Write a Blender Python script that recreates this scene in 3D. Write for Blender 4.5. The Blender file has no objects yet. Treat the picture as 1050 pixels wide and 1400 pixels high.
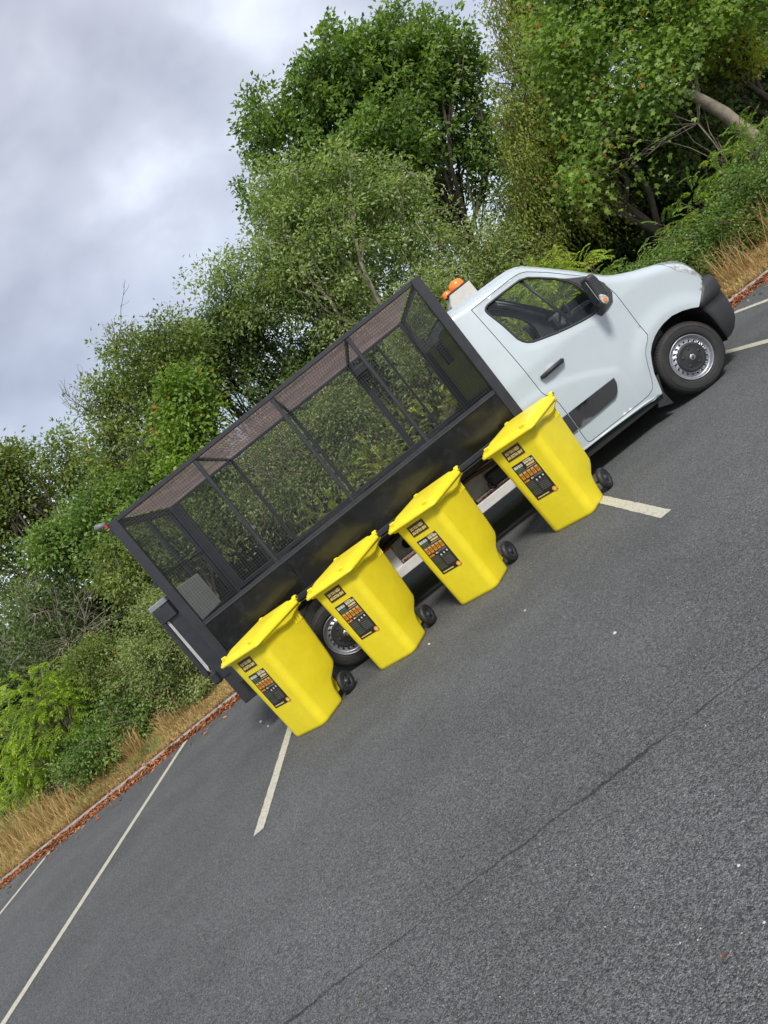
import bpy, bmesh, math, random
import numpy as np
from mathutils import Vector, Matrix
from mathutils.geometry import delaunay_2d_cdt

random.seed(7)
S = bpy.context.scene
COL = S.collection
R = math.radians

# ------------------------------------------------------------------ camera, sky, sun, exposure
cam_d = bpy.data.cameras.new('camera')
cam = bpy.data.objects.new('camera', cam_d); COL.objects.link(cam)
cam_d.sensor_fit = 'VERTICAL'; cam_d.sensor_height = 36.0
cam_d.lens = 970.0 / 1400.0 * 36.0
cam_d.clip_start = 0.05; cam_d.clip_end = 2000
ax = Vector((0.78230132, -0.6211491, -0.04667372)); ay = Vector((-0.0123196, -0.09034374, 0.99583444)); az = Vector((-0.62277835, -0.7784676, -0.07832834))
right = Vector((ax[0], ay[0], az[0])); down = Vector((ax[1], ay[1], az[1])); fwd = Vector((ax[2], ay[2], az[2]))
m = Matrix.Identity(4)
for i in range(3):
    m[i][0] = right[i]; m[i][1] = -down[i]; m[i][2] = -fwd[i]
m.translation = Vector((0, 0, 1.59))
cam.matrix_world = m
S.camera = cam

SUN_EL, SUN_AZ = 50.0, 166.0      # azimuth clockwise from +Y: behind the camera, a little to its right
w = bpy.data.worlds.new('World'); S.world = w; w.use_nodes = True
nt = w.node_tree; nt.nodes.clear()
N = nt.nodes.new; L = nt.links.new
out = N('ShaderNodeOutputWorld'); bg = N('ShaderNodeBackground'); bg2 = N('ShaderNodeBackground'); add = N('ShaderNodeAddShader')
sky = N('ShaderNodeTexSky'); sky.sky_type = 'NISHITA'; sky.sun_disc = False
sky.sun_elevation = R(SUN_EL); sky.sun_rotation = R(SUN_AZ)
L(sky.outputs[0], bg.inputs[0]); bg.inputs[1].default_value = 0.05
tc = N('ShaderNodeTexCoord'); mp = N('ShaderNodeMapping'); mp.inputs['Scale'].default_value = (1.0, 1.0, 1.5)
mp.inputs['Location'].default_value = (0.35, 0.1, 0.62)
L(tc.outputs['Generated'], mp.inputs[0])
n1 = N('ShaderNodeTexNoise'); n1.inputs['Scale'].default_value = 2.4; n1.inputs['Detail'].default_value = 5; n1.inputs['Roughness'].default_value = 0.46
n1.inputs['Distortion'].default_value = 0.25
L(mp.outputs[0], n1.inputs['Vector'])
n2 = N('ShaderNodeTexNoise'); n2.inputs['Scale'].default_value = 5.0; n2.inputs['Detail'].default_value = 4; n2.inputs['Roughness'].default_value = 0.5
L(mp.outputs[0], n2.inputs['Vector'])
mx = N('ShaderNodeMix'); mx.inputs[0].default_value = 0.35
L(n1.outputs[0], mx.inputs[2]); L(n2.outputs[0], mx.inputs[3])
cr = N('ShaderNodeValToRGB')
els = cr.color_ramp.elements
els[0].position = 0.37; els[0].color = (0.185, 0.180, 0.192, 1)
els[1].position = 0.66; els[1].color = (0.60, 0.61, 0.65, 1)
e = els.new(0.46); e.color = (0.270, 0.265, 0.285, 1)
e = els.new(0.56); e.color = (0.385, 0.385, 0.41, 1)
L(mx.outputs[0], cr.inputs[0])
L(cr.outputs[0], bg2.inputs[0]); bg2.inputs[1].default_value = 1.0
L(bg.outputs[0], add.inputs[0]); L(bg2.outputs[0], add.inputs[1]); L(add.outputs[0], out.inputs[0])

sd = bpy.data.lights.new('sun', 'SUN'); sd.energy = 2.5; sd.angle = R(12); sd.color = (1.0, 0.955, 0.88)
so = bpy.data.objects.new('sun', sd); COL.objects.link(so)
dirv = Vector((math.sin(R(SUN_AZ)) * math.cos(R(SUN_EL)), math.cos(R(SUN_AZ)) * math.cos(R(SUN_EL)), math.sin(R(SUN_EL))))
so.rotation_euler = dirv.to_track_quat('Z', 'Y').to_euler()
so.location = dirv * 30

S.view_settings.view_transform = 'Standard'; S.view_settings.look = 'None'
S.view_settings.exposure = 0.55; S.view_settings.gamma = 1.0; S.view_settings.use_curve_mapping = False
S.render.engine = 'CYCLES'
S.cycles.max_bounces = 8; S.cycles.transparent_max_bounces = 16

# ------------------------------------------------------------------ helpers
def tag(o, label=None, cat=None, group=None, kind=None):
    if label: o['label'] = label
    if cat: o['category'] = cat
    if group: o['group'] = group
    if kind: o['kind'] = kind
    return o
def empty(name, loc=(0, 0, 0), rz=0.0):
    o = bpy.data.objects.new(name, None); COL.objects.link(o)
    o.location = loc; o.rotation_euler = (0, 0, rz); o.empty_display_size = 0.2
    return o
def link(name, me, parent=None):
    o = bpy.data.objects.new(name, me); COL.objects.link(o)
    if parent is not None: o.parent = parent
    return o
class MB:
    def __init__(s): s.v = []; s.f = []; s.mi = []; s.sm = []
    def add(s, vs, fs, mi=0, smooth=False):
        b = len(s.v); s.v += [tuple(p) for p in vs]
        for f in fs: s.f.append(tuple(i + b for i in f)); s.mi.append(mi); s.sm.append(smooth)
        return s
    def box(s, x0, x1, y0, y1, z0, z1, mi=0):
        vs = [(x0,y0,z0),(x1,y0,z0),(x1,y1,z0),(x0,y1,z0),(x0,y0,z1),(x1,y0,z1),(x1,y1,z1),(x0,y1,z1)]
        return s.add(vs, [(0,3,2,1),(4,5,6,7),(0,1,5,4),(1,2,6,5),(2,3,7,6),(3,0,4,7)], mi)
    def bbox(s, x0, x1, y0, y1, z0, z1, b=0.006, mi=0):
        """box with chamfered edges"""
        vs = []; 
        for (sx, X) in ((1, x0), (-1, x1)):
            for (sy, Y) in ((1, y0), (-1, y1)):
                for (sz, Z) in ((1, z0), (-1, z1)):
                    vs += [(X, Y+sy*b, Z+sz*b), (X+sx*b, Y, Z+sz*b), (X+sx*b, Y+sy*b, Z)]
        bm = bmesh.new(); bv = [bm.verts.new(p) for p in vs]
        r = bmesh.ops.convex_hull(bm, input=bv)
        bmesh.ops.dissolve_limit(bm, angle_limit=0.01, verts=bm.verts[:], edges=bm.edges[:])
        bm.verts.ensure_lookup_table(); bm.verts.index_update()
        s.add([v.co[:] for v in bm.verts], [[v.index for v in f.verts] for f in bm.faces], mi); bm.free()
        return s
    def tube(s, pts, rad, n=6, mi=0, cap=True, smooth=True):
        pts = [Vector(p) for p in pts]
        if not hasattr(rad, '__len__'): rad = [rad] * len(pts)
        rings = []; vs = []
        prev = None
        for i, p in enumerate(pts):
            d = (pts[min(i+1, len(pts)-1)] - pts[max(i-1, 0)])
            if d.length < 1e-9: d = Vector((0, 0, 1))
            d.normalize()
            if prev is None:
                a = d.cross(Vector((0, 0, 1)))
                if a.length < 0.05: a = d.cross(Vector((1, 0, 0)))
            else: a = prev - d * prev.dot(d)
            a.normalize(); prev = a.copy(); b = d.cross(a)
            for k in range(n):
                t = 2*math.pi*k/n + math.pi/n
                vs.append(p + (a*math.cos(t) + b*math.sin(t)) * rad[i])
        fs = []
        for i in range(len(pts)-1):
            for k in range(n):
                k2 = (k+1) % n
                fs.append((i*n+k, i*n+k2, (i+1)*n+k2, (i+1)*n+k))
        if cap:
            fs.append(tuple(range(n-1, -1, -1))); fs.append(tuple((len(pts)-1)*n+k for k in range(n)))
        return s.add(vs, fs, mi, smooth)
    def lathe(s, prof, n=32, centre=(0, 0, 0), axis='Y', mi=0, smooth=True):
        """prof: (radius, position along axis)"""
        vs = []; fs = []
        for (r, h) in prof:
            for k in range(n):
                t = 2*math.pi*k/n; a, b = r*math.cos(t), r*math.sin(t)
                if axis == 'Y': p = (a, h, b)
                elif axis == 'X': p = (h, a, b)
                else: p = (a, b, h)
                vs.append((p[0]+centre[0], p[1]+centre[1], p[2]+centre[2]))
        for i in range(len(prof)-1):
            for k in range(n):
                k2 = (k+1) % n
                q = (i*n+k, i*n+k2, (i+1)*n+k2, (i+1)*n+k)
                fs.append(q if axis != 'Z' else q[::-1])
        return s.add(vs, fs, mi, smooth)
    def prism(s, poly, y0, y1, mi=0, mi_side=None, bev=0.0):
        """poly in (x,z), extruded along y; y0 is the face seen, bevelled"""
        n = len(poly); c = (sum(p[0] for p in poly)/n, sum(p[1] for p in poly)/n)
        def ins(p, d):
            v = Vector((p[0]-c[0], p[1]-c[1])); l = v.length
            return (c[0]+v[0]*(l-d)/l, c[1]+v[1]*(l-d)/l)
        sg = 1 if y1 > y0 else -1
        rings = [[(ins(p, bev)[0], y0, ins(p, bev)[1]) for p in poly]]
        if bev > 0:
            rings.append([(ins(p, bev*0.3)[0], y0+sg*bev*0.3, ins(p, bev*0.3)[1]) for p in poly])
            rings.append([(p[0], y0+sg*bev, p[1]) for p in poly])
        rings.append([(p[0], y1, p[1]) for p in poly])
        vs = [p for r in rings for p in r]; fs = [tuple(range(n)), tuple(range((len(rings)-1)*n, len(rings)*n))[::-1]]
        for i in range(len(rings)-1):
            for k in range(n): fs.append((i*n+k, (i+1)*n+k, (i+1)*n+(k+1) % n, i*n+(k+1) % n))
        return s.add(vs, fs, mi)
    def mesh(s, name, mats, recalc=True):
        me = bpy.data.meshes.new(name); me.from_pydata(s.v, [], s.f)
        if not isinstance(mats, (list, tuple)): mats = [mats]
        for mm in mats: me.materials.append(mm)
        me.polygons.foreach_set('material_index', s.mi); me.polygons.foreach_set('use_smooth', s.sm)
        me.update()
        if recalc:
            bm = bmesh.new(); bm.from_mesh(me); bmesh.ops.recalc_face_normals(bm, faces=bm.faces[:]); bm.to_mesh(me); bm.free()
        return me
    def build(s, name, mats, parent=None, recalc=True):
        return link(name, s.mesh(name, mats, recalc), parent)
def np_mesh(name, verts, faces, mat):
    """fast triangle mesh; verts (N,3), faces (M,3)"""
    me = bpy.data.meshes.new(name)
    verts = np.ascontiguousarray(verts, dtype=np.float32); faces = np.ascontiguousarray(faces, dtype=np.int32)
    me.vertices.add(len(verts)); me.vertices.foreach_set('co', verts.ravel())
    me.loops.add(faces.size); me.loops.foreach_set('vertex_index', faces.ravel())
    me.polygons.add(len(faces)); me.polygons.foreach_set('loop_start', np.arange(len(faces), dtype=np.int32)*3)
    me.update(calc_edges=True)
    for mm in (mat if isinstance(mat, (list, tuple)) else [mat]): me.materials.append(mm)
    return me

# ------------------------------------------------------------------ materials
def pmat(name, col, rough=0.5, metal=0.0, coat=0.0, spec=0.5, noise=0.0, nscale=20.0, bump=0.0, bscale=200.0, coatr=0.1, dirt=None):
    mt = bpy.data.materials.new(name); mt.use_nodes = True; t = mt.node_tree
    p = t.nodes['Principled BSDF']; p.inputs['Roughness'].default_value = rough; p.inputs['Metallic'].default_value = metal
    p.inputs['Base Color'].default_value = (*col, 1); p.inputs['Coat Weight'].default_value = coat; p.inputs['Coat Roughness'].default_value = coatr
    p.inputs['Specular IOR Level'].default_value = spec
    tc = t.nodes.new('ShaderNodeTexCoord')
    if noise > 0:
        n = t.nodes.new('ShaderNodeTexNoise'); n.inputs['Scale'].default_value = nscale; n.inputs['Detail'].default_value = 6; n.inputs['Roughness'].default_value = 0.6
        t.links.new(tc.outputs['Object'], n.inputs['Vector'])
        mr = t.nodes.new('ShaderNodeMapRange'); mr.inputs[1].default_value = 0.3; mr.inputs[2].default_value = 0.7; mr.inputs[3].default_value = 1-noise; mr.inputs[4].default_value = 1+noise
        t.links.new(n.outputs[0], mr.inputs[0])
        hs = t.nodes.new('ShaderNodeMix'); hs.data_type = 'RGBA'; hs.blend_type = 'MULTIPLY'; hs.inputs[0].default_value = 1
        hs.inputs[6].default_value = (*col, 1); t.links.new(mr.outputs[0], hs.inputs[7])
        last = hs.outputs[2]
        if dirt:
            n3 = t.nodes.new('ShaderNodeTexNoise'); n3.inputs['Scale'].default_value = dirt[2]; n3.inputs['Detail'].default_value = 8; n3.inputs['Roughness'].default_value = 0.7
            t.links.new(tc.outputs['Object'], n3.inputs['Vector'])
            m3 = t.nodes.new('ShaderNodeMapRange'); m3.inputs[1].default_value = 0.5; m3.inputs[2].default_value = 0.72; m3.inputs[4].default_value = dirt[1]
            t.links.new(n3.outputs[0], m3.inputs[0])
            d = t.nodes.new('ShaderNodeMix'); d.data_type = 'RGBA'; d.inputs[7].default_value = (*dirt[0], 1)
            t.links.new(m3.outputs[0], d.inputs[0]); t.links.new(last, d.inputs[6]); last = d.outputs[2]
        t.links.new(last, p.inputs['Base Color'])
        m2 = t.nodes.new('ShaderNodeMapRange'); m2.inputs[1].default_value = 0.3; m2.inputs[2].default_value = 0.7
        m2.inputs[3].default_value = max(0.02, rough*0.8); m2.inputs[4].default_value = min(1, rough*1.25)
        t.links.new(n.outputs[0], m2.inputs[0]); t.links.new(m2.outputs[0], p.inputs['Roughness'])
    if bump > 0:
        n = t.nodes.new('ShaderNodeTexNoise'); n.inputs['Scale'].default_value = bscale; n.inputs['Detail'].default_value = 3
        t.links.new(tc.outputs['Object'], n.inputs['Vector'])
        b = t.nodes.new('ShaderNodeBump'); b.inputs['Strength'].default_value = 1.0; b.inputs['Distance'].default_value = bump
        t.links.new(n.outputs[0], b.inputs['Height']); t.links.new(b.outputs[0], p.inputs['Normal'])
    return mt

def leaf_mat(name, c1, c2, c3=None, f3=0.06, trans=0.35, rough=0.45):
    """leaf colours varied leaf by leaf and branch by branch"""
    mt = bpy.data.materials.new(name); mt.use_nodes = True; t = mt.node_tree; Nn = t.nodes.new; Ll = t.links.new
    p = t.nodes['Principled BSDF']; o = t.nodes['Material Output']
    g = Nn('ShaderNodeNewGeometry'); tc = Nn('ShaderNodeTexCoord')
    n = Nn('ShaderNodeTexNoise'); n.inputs['Scale'].default_value = 1.6; n.inputs['Detail'].default_value = 3
    Ll(tc.outputs['Object'], n.inputs['Vector'])
    a = Nn('ShaderNodeMath'); a.operation = 'MULTIPLY_ADD'; a.inputs[1].default_value = 2.2; a.inputs[2].default_value = -0.85
    Ll(n.outputs[0], a.inputs[0])
    b = Nn('ShaderNodeMath'); b.operation = 'MULTIPLY_ADD'; b.inputs[1].default_value = 0.7; Ll(g.outputs['Random Per Island'], b.inputs[0]); Ll(a.outputs[0], b.inputs[2]); b.use_clamp = True
    r = Nn('ShaderNodeMix'); r.data_type = 'RGBA'; r.inputs[6].default_value = (*c1, 1); r.inputs[7].default_value = (*c2, 1); Ll(b.outputs[0], r.inputs[0])
    last = r.outputs[2]
    if c3:
        wn = Nn('ShaderNodeTexWhiteNoise'); wn.noise_dimensions = '1D'; Ll(g.outputs['Random Per Island'], wn.inputs['W'])
        lt = Nn('ShaderNodeMath'); lt.operation = 'LESS_THAN'; lt.inputs[1].default_value = f3; Ll(wn.outputs[0], lt.inputs[0])
        r2 = Nn('ShaderNodeMix'); r2.data_type = 'RGBA'; r2.inputs[7].default_value = (*c3, 1); Ll(last, r2.inputs[6]); Ll(lt.outputs[0], r2.inputs[0]); last = r2.outputs[2]
    Ll(last, p.inputs['Base Color']); p.inputs['Roughness'].default_value = rough; p.inputs['Specular IOR Level'].default_value = 0.4
    tr = Nn('ShaderNodeBsdfTranslucent')
    br = Nn('ShaderNodeMix'); br.data_type = 'RGBA'; br.blend_type = 'MULTIPLY'; br.inputs[0].default_value = 1; br.inputs[7].default_value = (1.5, 1.6, 0.7, 1); Ll(last, br.inputs[6]); Ll(br.outputs[2], tr.inputs[0])
    ms = Nn('ShaderNodeMixShader'); ms.inputs[0].default_value = trans
    Ll(p.outputs[0], ms.inputs[1]); Ll(tr.outputs[0], ms.inputs[2]); Ll(ms.outputs[0], o.inputs[0])
    return mt

def glass_mat(name, tint=(0.75, 0.85, 0.82), refl=0.08):
    mt = bpy.data.materials.new(name); mt.use_nodes = True; t = mt.node_tree; t.nodes.remove(t.nodes['Principled BSDF'])
    o = t.nodes['Material Output']; tr = t.nodes.new('ShaderNodeBsdfTransparent'); tr.inputs[0].default_value = (*tint, 1)
    gl = t.nodes.new('ShaderNodeBsdfGlossy'); gl.inputs['Roughness'].default_value = 0.03
    lw = t.nodes.new('ShaderNodeLayerWeight'); lw.inputs[0].default_value = 0.5; pw = t.nodes.new('ShaderNodeMath'); pw.operation = 'POWER'; pw.inputs[1].default_value = 5; t.links.new(lw.outputs['Facing'], pw.inputs[0]); fr = t.nodes.new('ShaderNodeMath'); fr.operation = 'MULTIPLY_ADD'; fr.inputs[1].default_value = 0.8; fr.inputs[2].default_value = 0.022; t.links.new(pw.outputs[0], fr.inputs[0])
    ms = t.nodes.new('ShaderNodeMixShader'); t.links.new(fr.outputs[0], ms.inputs[0]); t.links.new(tr.outputs[0], ms.inputs[1]); t.links.new(gl.outputs[0], ms.inputs[2])
    t.links.new(ms.outputs[0], o.inputs[0]); return mt

M = {}
M['white_paint'] = pmat('white_paint', (0.46, 0.52, 0.55), 0.32, coat=0.5, noise=0.025, nscale=3, coatr=0.12)
M['gap_black'] = pmat('gap_black', (0.012, 0.012, 0.013), 0.8)
M['cream_paint'] = pmat('cream_paint', (0.50, 0.47, 0.42), 0.55, noise=0.15, nscale=9, dirt=((0.09, 0.06, 0.045), 0.7, 7.0))
M['rail_white'] = pmat('rail_white', (0.62, 0.62, 0.62), 0.45, noise=0.08, nscale=12)
M['black_steel'] = pmat('black_steel', (0.020, 0.022, 0.028), 0.38, coat=0.2, noise=0.2, nscale=10, bump=0.0006, bscale=60, coatr=0.3)
M['wire'] = pmat('wire', (0.042, 0.045, 0.050), 0.4)
M['sheet_black'] = pmat('sheet_black', (0.006, 0.0065, 0.007), 0.20, coat=0.25, spec=0.5, noise=0.3, nscale=2.5, bump=0.004, bscale=3.0, coatr=0.15, dirt=((0.06, 0.06, 0.055), 0.25, 14.0))
M['roof_net'] = pmat('roof_net', (0.21, 0.155, 0.15), 0.8, noise=0.4, nscale=3)
M['plastic_black'] = pmat('plastic_black', (0.022, 0.023, 0.025), 0.5, noise=0.12, nscale=15, bump=0.0004, bscale=500)
M['bumper'] = pmat('bumper_plastic', (0.030, 0.031, 0.034), 0.55, noise=0.12, nscale=8, bump=0.0004, bscale=400)
M['rubber'] = pmat('rubber', (0.022, 0.022, 0.022), 0.75, noise=0.3, nscale=12, dirt=((0.07, 0.06, 0.05), 0.35, 9.0))
M['rim'] = pmat('wheel_silver', (0.38, 0.39, 0.42), 0.35, metal=0.7, noise=0.15, nscale=30)
M['chrome'] = pmat('chrome', (0.8, 0.8, 0.8), 0.15, metal=1.0)
M['alu'] = pmat('aluminium', (0.50, 0.50, 0.50), 0.45, metal=0.3, noise=0.12, nscale=15, bump=0.0008, bscale=90)
M['interior'] = pmat('interior_trim', (0.045, 0.047, 0.05), 0.7, noise=0.1)
M['interior_grey'] = pmat('interior_grey', (0.16, 0.17, 0.18), 0.6, noise=0.1)
M['fabric'] = pmat('seat_fabric', (0.035, 0.037, 0.042), 0.9, noise=0.2, nscale=60)
M['glass'] = glass_mat('window_glass', (0.97, 0.985, 0.975))
M['glass_tint'] = glass_mat('windscreen_glass', (0.86, 0.95, 0.93))
M['amber'] = pmat('amber_plastic', (0.85, 0.22, 0.02), 0.25, coat=0.5)
M['clear_lens'] = pmat('clear_lens', (0.62, 0.64, 0.64), 0.12, coat=1.0, metal=0.35, noise=0.45, nscale=26)
M['pale_board'] = pmat('pale_board', (0.42, 0.415, 0.38), 0.7, noise=0.08, nscale=5)
M['lip'] = pmat('highlight_latch_grey', (0.09, 0.09, 0.095), 0.4)  # paler grey painted as the rails' gloss highlight; also colours the latch
M['red'] = pmat('red_plastic', (0.55, 0.03, 0.02), 0.3)
M['rust'] = pmat('rusty_pipe', (0.13, 0.05, 0.03), 0.7, noise=0.3)
M['strap'] = pmat('orange_strap', (0.6, 0.14, 0.04), 0.6)
M['bin_yellow'] = pmat('bin_yellow', (0.80, 0.66, 0.020), 0.42, noise=0.05, nscale=5, dirt=((0.52, 0.38, 0.03), 0.16, 11.0), bump=0.0003, bscale=700)
M['bin_wheel'] = pmat('bin_wheel_rubber', (0.02, 0.02, 0.021), 0.5, noise=0.2)
M['bin_hub'] = pmat('bin_wheel_hub', (0.035, 0.038, 0.045), 0.35)
M['st_black'] = pmat('sticker_black', (0.020, 0.016, 0.013), 0.4)
M['st_brown'] = pmat('sticker_brown', (0.055, 0.024, 0.012), 0.4)
M['st_cream'] = pmat('sticker_cream', (0.75, 0.62, 0.22), 0.5)
M['st_orange'] = pmat('sticker_orange', (0.75, 0.30, 0.03), 0.5)
M['st_white'] = pmat('sticker_white', (0.68, 0.68, 0.66), 0.5)
M['st_green'] = pmat('sticker_green', (0.06, 0.16, 0.03), 0.5)
M['st_grey'] = pmat('sticker_grey', (0.16, 0.17, 0.16), 0.5)
M['bark'] = pmat('bark', (0.085, 0.068, 0.05), 0.9, noise=0.4, nscale=9, bump=0.01, bscale=30)
M['bark_pale'] = pmat('bark_pale', (0.27, 0.23, 0.18), 0.9, noise=0.35, nscale=7, bump=0.006, bscale=40)
M['twig'] = pmat('twig', (0.16, 0.13, 0.095), 0.9, noise=0.3)
M['stone'] = pmat('kerb_concrete', (0.30, 0.285, 0.26), 0.9, noise=0.25, nscale=14, bump=0.003, bscale=120, dirt=((0.12, 0.1, 0.07), 0.6, 6.0))
M['chip'] = pmat('pale_stone', (0.5, 0.48, 0.44), 0.8, noise=0.2)
M['dead_leaf'] = leaf_mat('dead_leaf', (0.36, 0.075, 0.022), (0.58, 0.25, 0.10), (0.12, 0.055, 0.03), 0.3, trans=0.15, rough=0.7)
M['straw'] = leaf_mat('dry_grass', (0.36, 0.22, 0.085), (0.62, 0.44, 0.21), (0.13, 0.19, 0.04), 0.14, trans=0.2, rough=0.7)

# asphalt
def asphalt():
    mt = bpy.data.materials.new('asphalt'); mt.use_nodes = True; t = mt.node_tree; Nn = t.nodes.new; Ll = t.links.new
    p = t.nodes['Principled BSDF']; tc = Nn('ShaderNodeTexCoord')
    vo = Nn('ShaderNodeTexVoronoi'); vo.inputs['Scale'].default_value = 210; Ll(tc.outputs['Object'], vo.inputs['Vector'])
    sep = Nn('ShaderNodeSeparateColor'); Ll(vo.outputs['Color'], sep.inputs[0])
    cr = Nn('ShaderNodeValToRGB'); q = cr.color_ramp.elements
    q[0].position = 0.0; q[0].color = (0.036, 0.038, 0.040, 1); q[1].position = 0.985; q[1].color = (0.22, 0.225, 0.222, 1)
    a = q.new(0.5); a.color = (0.104, 0.109, 0.112, 1); a = q.new(0.9); a.color = (0.172, 0.178, 0.180, 1); 
    Ll(sep.outputs[0], cr.inputs[0])
    n = Nn('ShaderNodeTexNoise'); n.inputs['Scale'].default_value = 0.8; n.inputs['Detail'].default_value = 7; n.inputs['Roughness'].default_value = 0.65; Ll(tc.outputs['Object'], n.inputs['Vector'])
    mr = Nn('ShaderNodeMapRange'); mr.inputs[1].default_value = 0.3; mr.inputs[2].default_value = 0.7; mr.inputs[3].default_value = 0.78; mr.inputs[4].default_value = 1.20; Ll(n.outputs[0], mr.inputs[0])
    n5 = Nn('ShaderNodeTexNoise'); n5.inputs['Scale'].default_value = 45; n5.inputs['Detail'].default_value = 4; n5.inputs['Roughness'].default_value = 0.75; Ll(tc.outputs['Object'], n5.inputs['Vector'])
    m5 = Nn('ShaderNodeMapRange'); m5.inputs[1].default_value = 0.3; m5.inputs[2].default_value = 0.7; m5.inputs[3].default_value = 0.62; m5.inputs[4].default_value = 1.38; Ll(n5.outputs[0], m5.inputs[0])
    mm = Nn('ShaderNodeMath'); mm.operation = 'MULTIPLY'; Ll(mr.outputs[0], mm.inputs[0]); Ll(m5.outputs[0], mm.inputs[1])
    # construction joint between two lanes of surfacing, running along x at y = 2.68
    sx = Nn('ShaderNodeSeparateXYZ'); Ll(tc.outputs['Object'], sx.inputs[0])
    nj = Nn('ShaderNodeTexNoise'); nj.inputs['Scale'].default_value = 7; nj.inputs['Detail'].default_value = 6; nj.inputs['Roughness'].default_value = 0.7; Ll(tc.outputs['Object'], nj.inputs['Vector'])
    o1 = Nn('ShaderNodeMath'); o1.operation = 'MULTIPLY_ADD'; o1.inputs[1].default_value = 0.085; Ll(nj.outputs[0], o1.inputs[0]); Ll(sx.outputs[1], o1.inputs[2])
    o2 = Nn('ShaderNodeMath'); o2.operation = 'SUBTRACT'; o2.inputs[1].default_value = 2.722; Ll(o1.outputs[0], o2.inputs[0])
    ab = Nn('ShaderNodeMath'); ab.operation = 'ABSOLUTE'; Ll(o2.outputs[0], ab.inputs[0])
    wn = Nn('ShaderNodeTexNoise'); wn.inputs['Scale'].default_value = 3.5; wn.inputs['Detail'].default_value = 4; Ll(tc.outputs['Object'], wn.inputs['Vector'])
    wd = Nn('ShaderNodeMapRange'); wd.inputs[1].default_value = 0.35; wd.inputs[2].default_value = 0.65; wd.inputs[3].default_value = 0.002; wd.inputs[4].default_value = 0.012; Ll(wn.outputs[0], wd.inputs[0])
    dv = Nn('ShaderNodeMath'); dv.operation = 'DIVIDE'; Ll(ab.outputs[0], dv.inputs[0]); Ll(wd.outputs[0], dv.inputs[1])
    jm = Nn('ShaderNodeMapRange'); jm.inputs[1].default_value = 0.4; jm.inputs[2].default_value = 1.6; jm.inputs[3].default_value = 0.42; jm.inputs[4].default_value = 1.0; Ll(dv.outputs[0], jm.inputs[0])
    m2 = Nn('ShaderNodeMath'); m2.operation = 'MULTIPLY'; Ll(mm.outputs[0], m2.inputs[0]); Ll(jm.outputs[0], m2.inputs[1])
    mul = Nn('ShaderNodeMix'); mul.data_type = 'RGBA'; mul.blend_type = 'MULTIPLY'; mul.inputs[0].default_value = 1; Ll(cr.outputs[0], mul.inputs[6]); Ll(m2.outputs[0], mul.inputs[7])
    Ll(mul.outputs[2], p.inputs['Base Color']); p.inputs['Roughness'].default_value = 0.78; p.inputs['Specular IOR Level'].default_value = 0.35
    bp = Nn('ShaderNodeBump'); bp.inputs['Distance'].default_value = 0.005; bp.inputs['Strength'].default_value = 0.9
    hh = Nn('ShaderNodeMath'); hh.operation = 'MULTIPLY_ADD'; hh.inputs[1].default_value = -1.2; Ll(vo.outputs['Distance'], hh.inputs[0]); Ll(n5.outputs[0], hh.inputs[2])
    h2 = Nn('ShaderNodeMath'); h2.operation = 'ADD'; Ll(hh.outputs[0], h2.inputs[0]); Ll(jm.outputs[0], h2.inputs[1])
    Ll(h2.outputs[0], bp.inputs['Height']); Ll(bp.outputs[0], p.inputs['Normal'])
    return mt
M['asphalt'] = asphalt()
def line_mat():
    mt = bpy.data.materials.new('road_paint'); mt.use_nodes = True; t = mt.node_tree; Nn = t.nodes.new; Ll = t.links.new
    p = t.nodes['Principled BSDF']; tc = Nn('ShaderNodeTexCoord')
    n = Nn('ShaderNodeTexNoise'); n.inputs['Scale'].default_value = 60; n.inputs['Detail'].default_value = 6; n.inputs['Roughness'].default_value = 0.75; Ll(tc.outputs['Object'], n.inputs['Vector'])
    cr = Nn('ShaderNodeValToRGB'); q = cr.color_ramp.elements
    q[0].position = 0.36; q[0].color = (0.11, 0.11, 0.105, 1); q[1].position = 0.45; q[1].color = (0.47, 0.45, 0.36, 1); a = q.new(0.7); a.color = (0.56, 0.54, 0.45, 1)
    Ll(n.outputs[0], cr.inputs[0]); Ll(cr.outputs[0], p.inputs['Base Color']); p.inputs['Roughness'].default_value = 0.7
    b = Nn('ShaderNodeBump'); b.inputs['Distance'].default_value = 0.003; Ll(n.outputs[0], b.inputs['Height']); Ll(b.outputs[0], p.inputs['Normal'])
    return mt
M['line'] = line_mat()
M['soil'] = pmat('soil', (0.10, 0.07, 0.045), 0.95, noise=0.4, nscale=5, bump=0.02, bscale=15)

# ------------------------------------------------------------------ ground, car park, kerb, bay lines
KERB = lambda x: 10.165 + 0.0285*x
g = MB(); g.add([(-400,-400,-.05),(400,-400,-.05),(400,600,-.05),(-400,600,-.05)], [(0,1,2,3)])
tag(g.build('ground', M['soil']), 'bare brown soil reaching away beyond the hedge', kind='structure')
g = MB(); X0, X1 = -45.0, 45.0
g.add([(X0,-45,0),(X1,-45,0),(X1,KERB(X1)+.03,0),(X0,KERB(X0)+.03,0)], [(0,1,2,3)])
tag(g.build('car_park', M['asphalt']), 'dark grey asphalt car park surface with a joint line across it', kind='structure')
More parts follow.
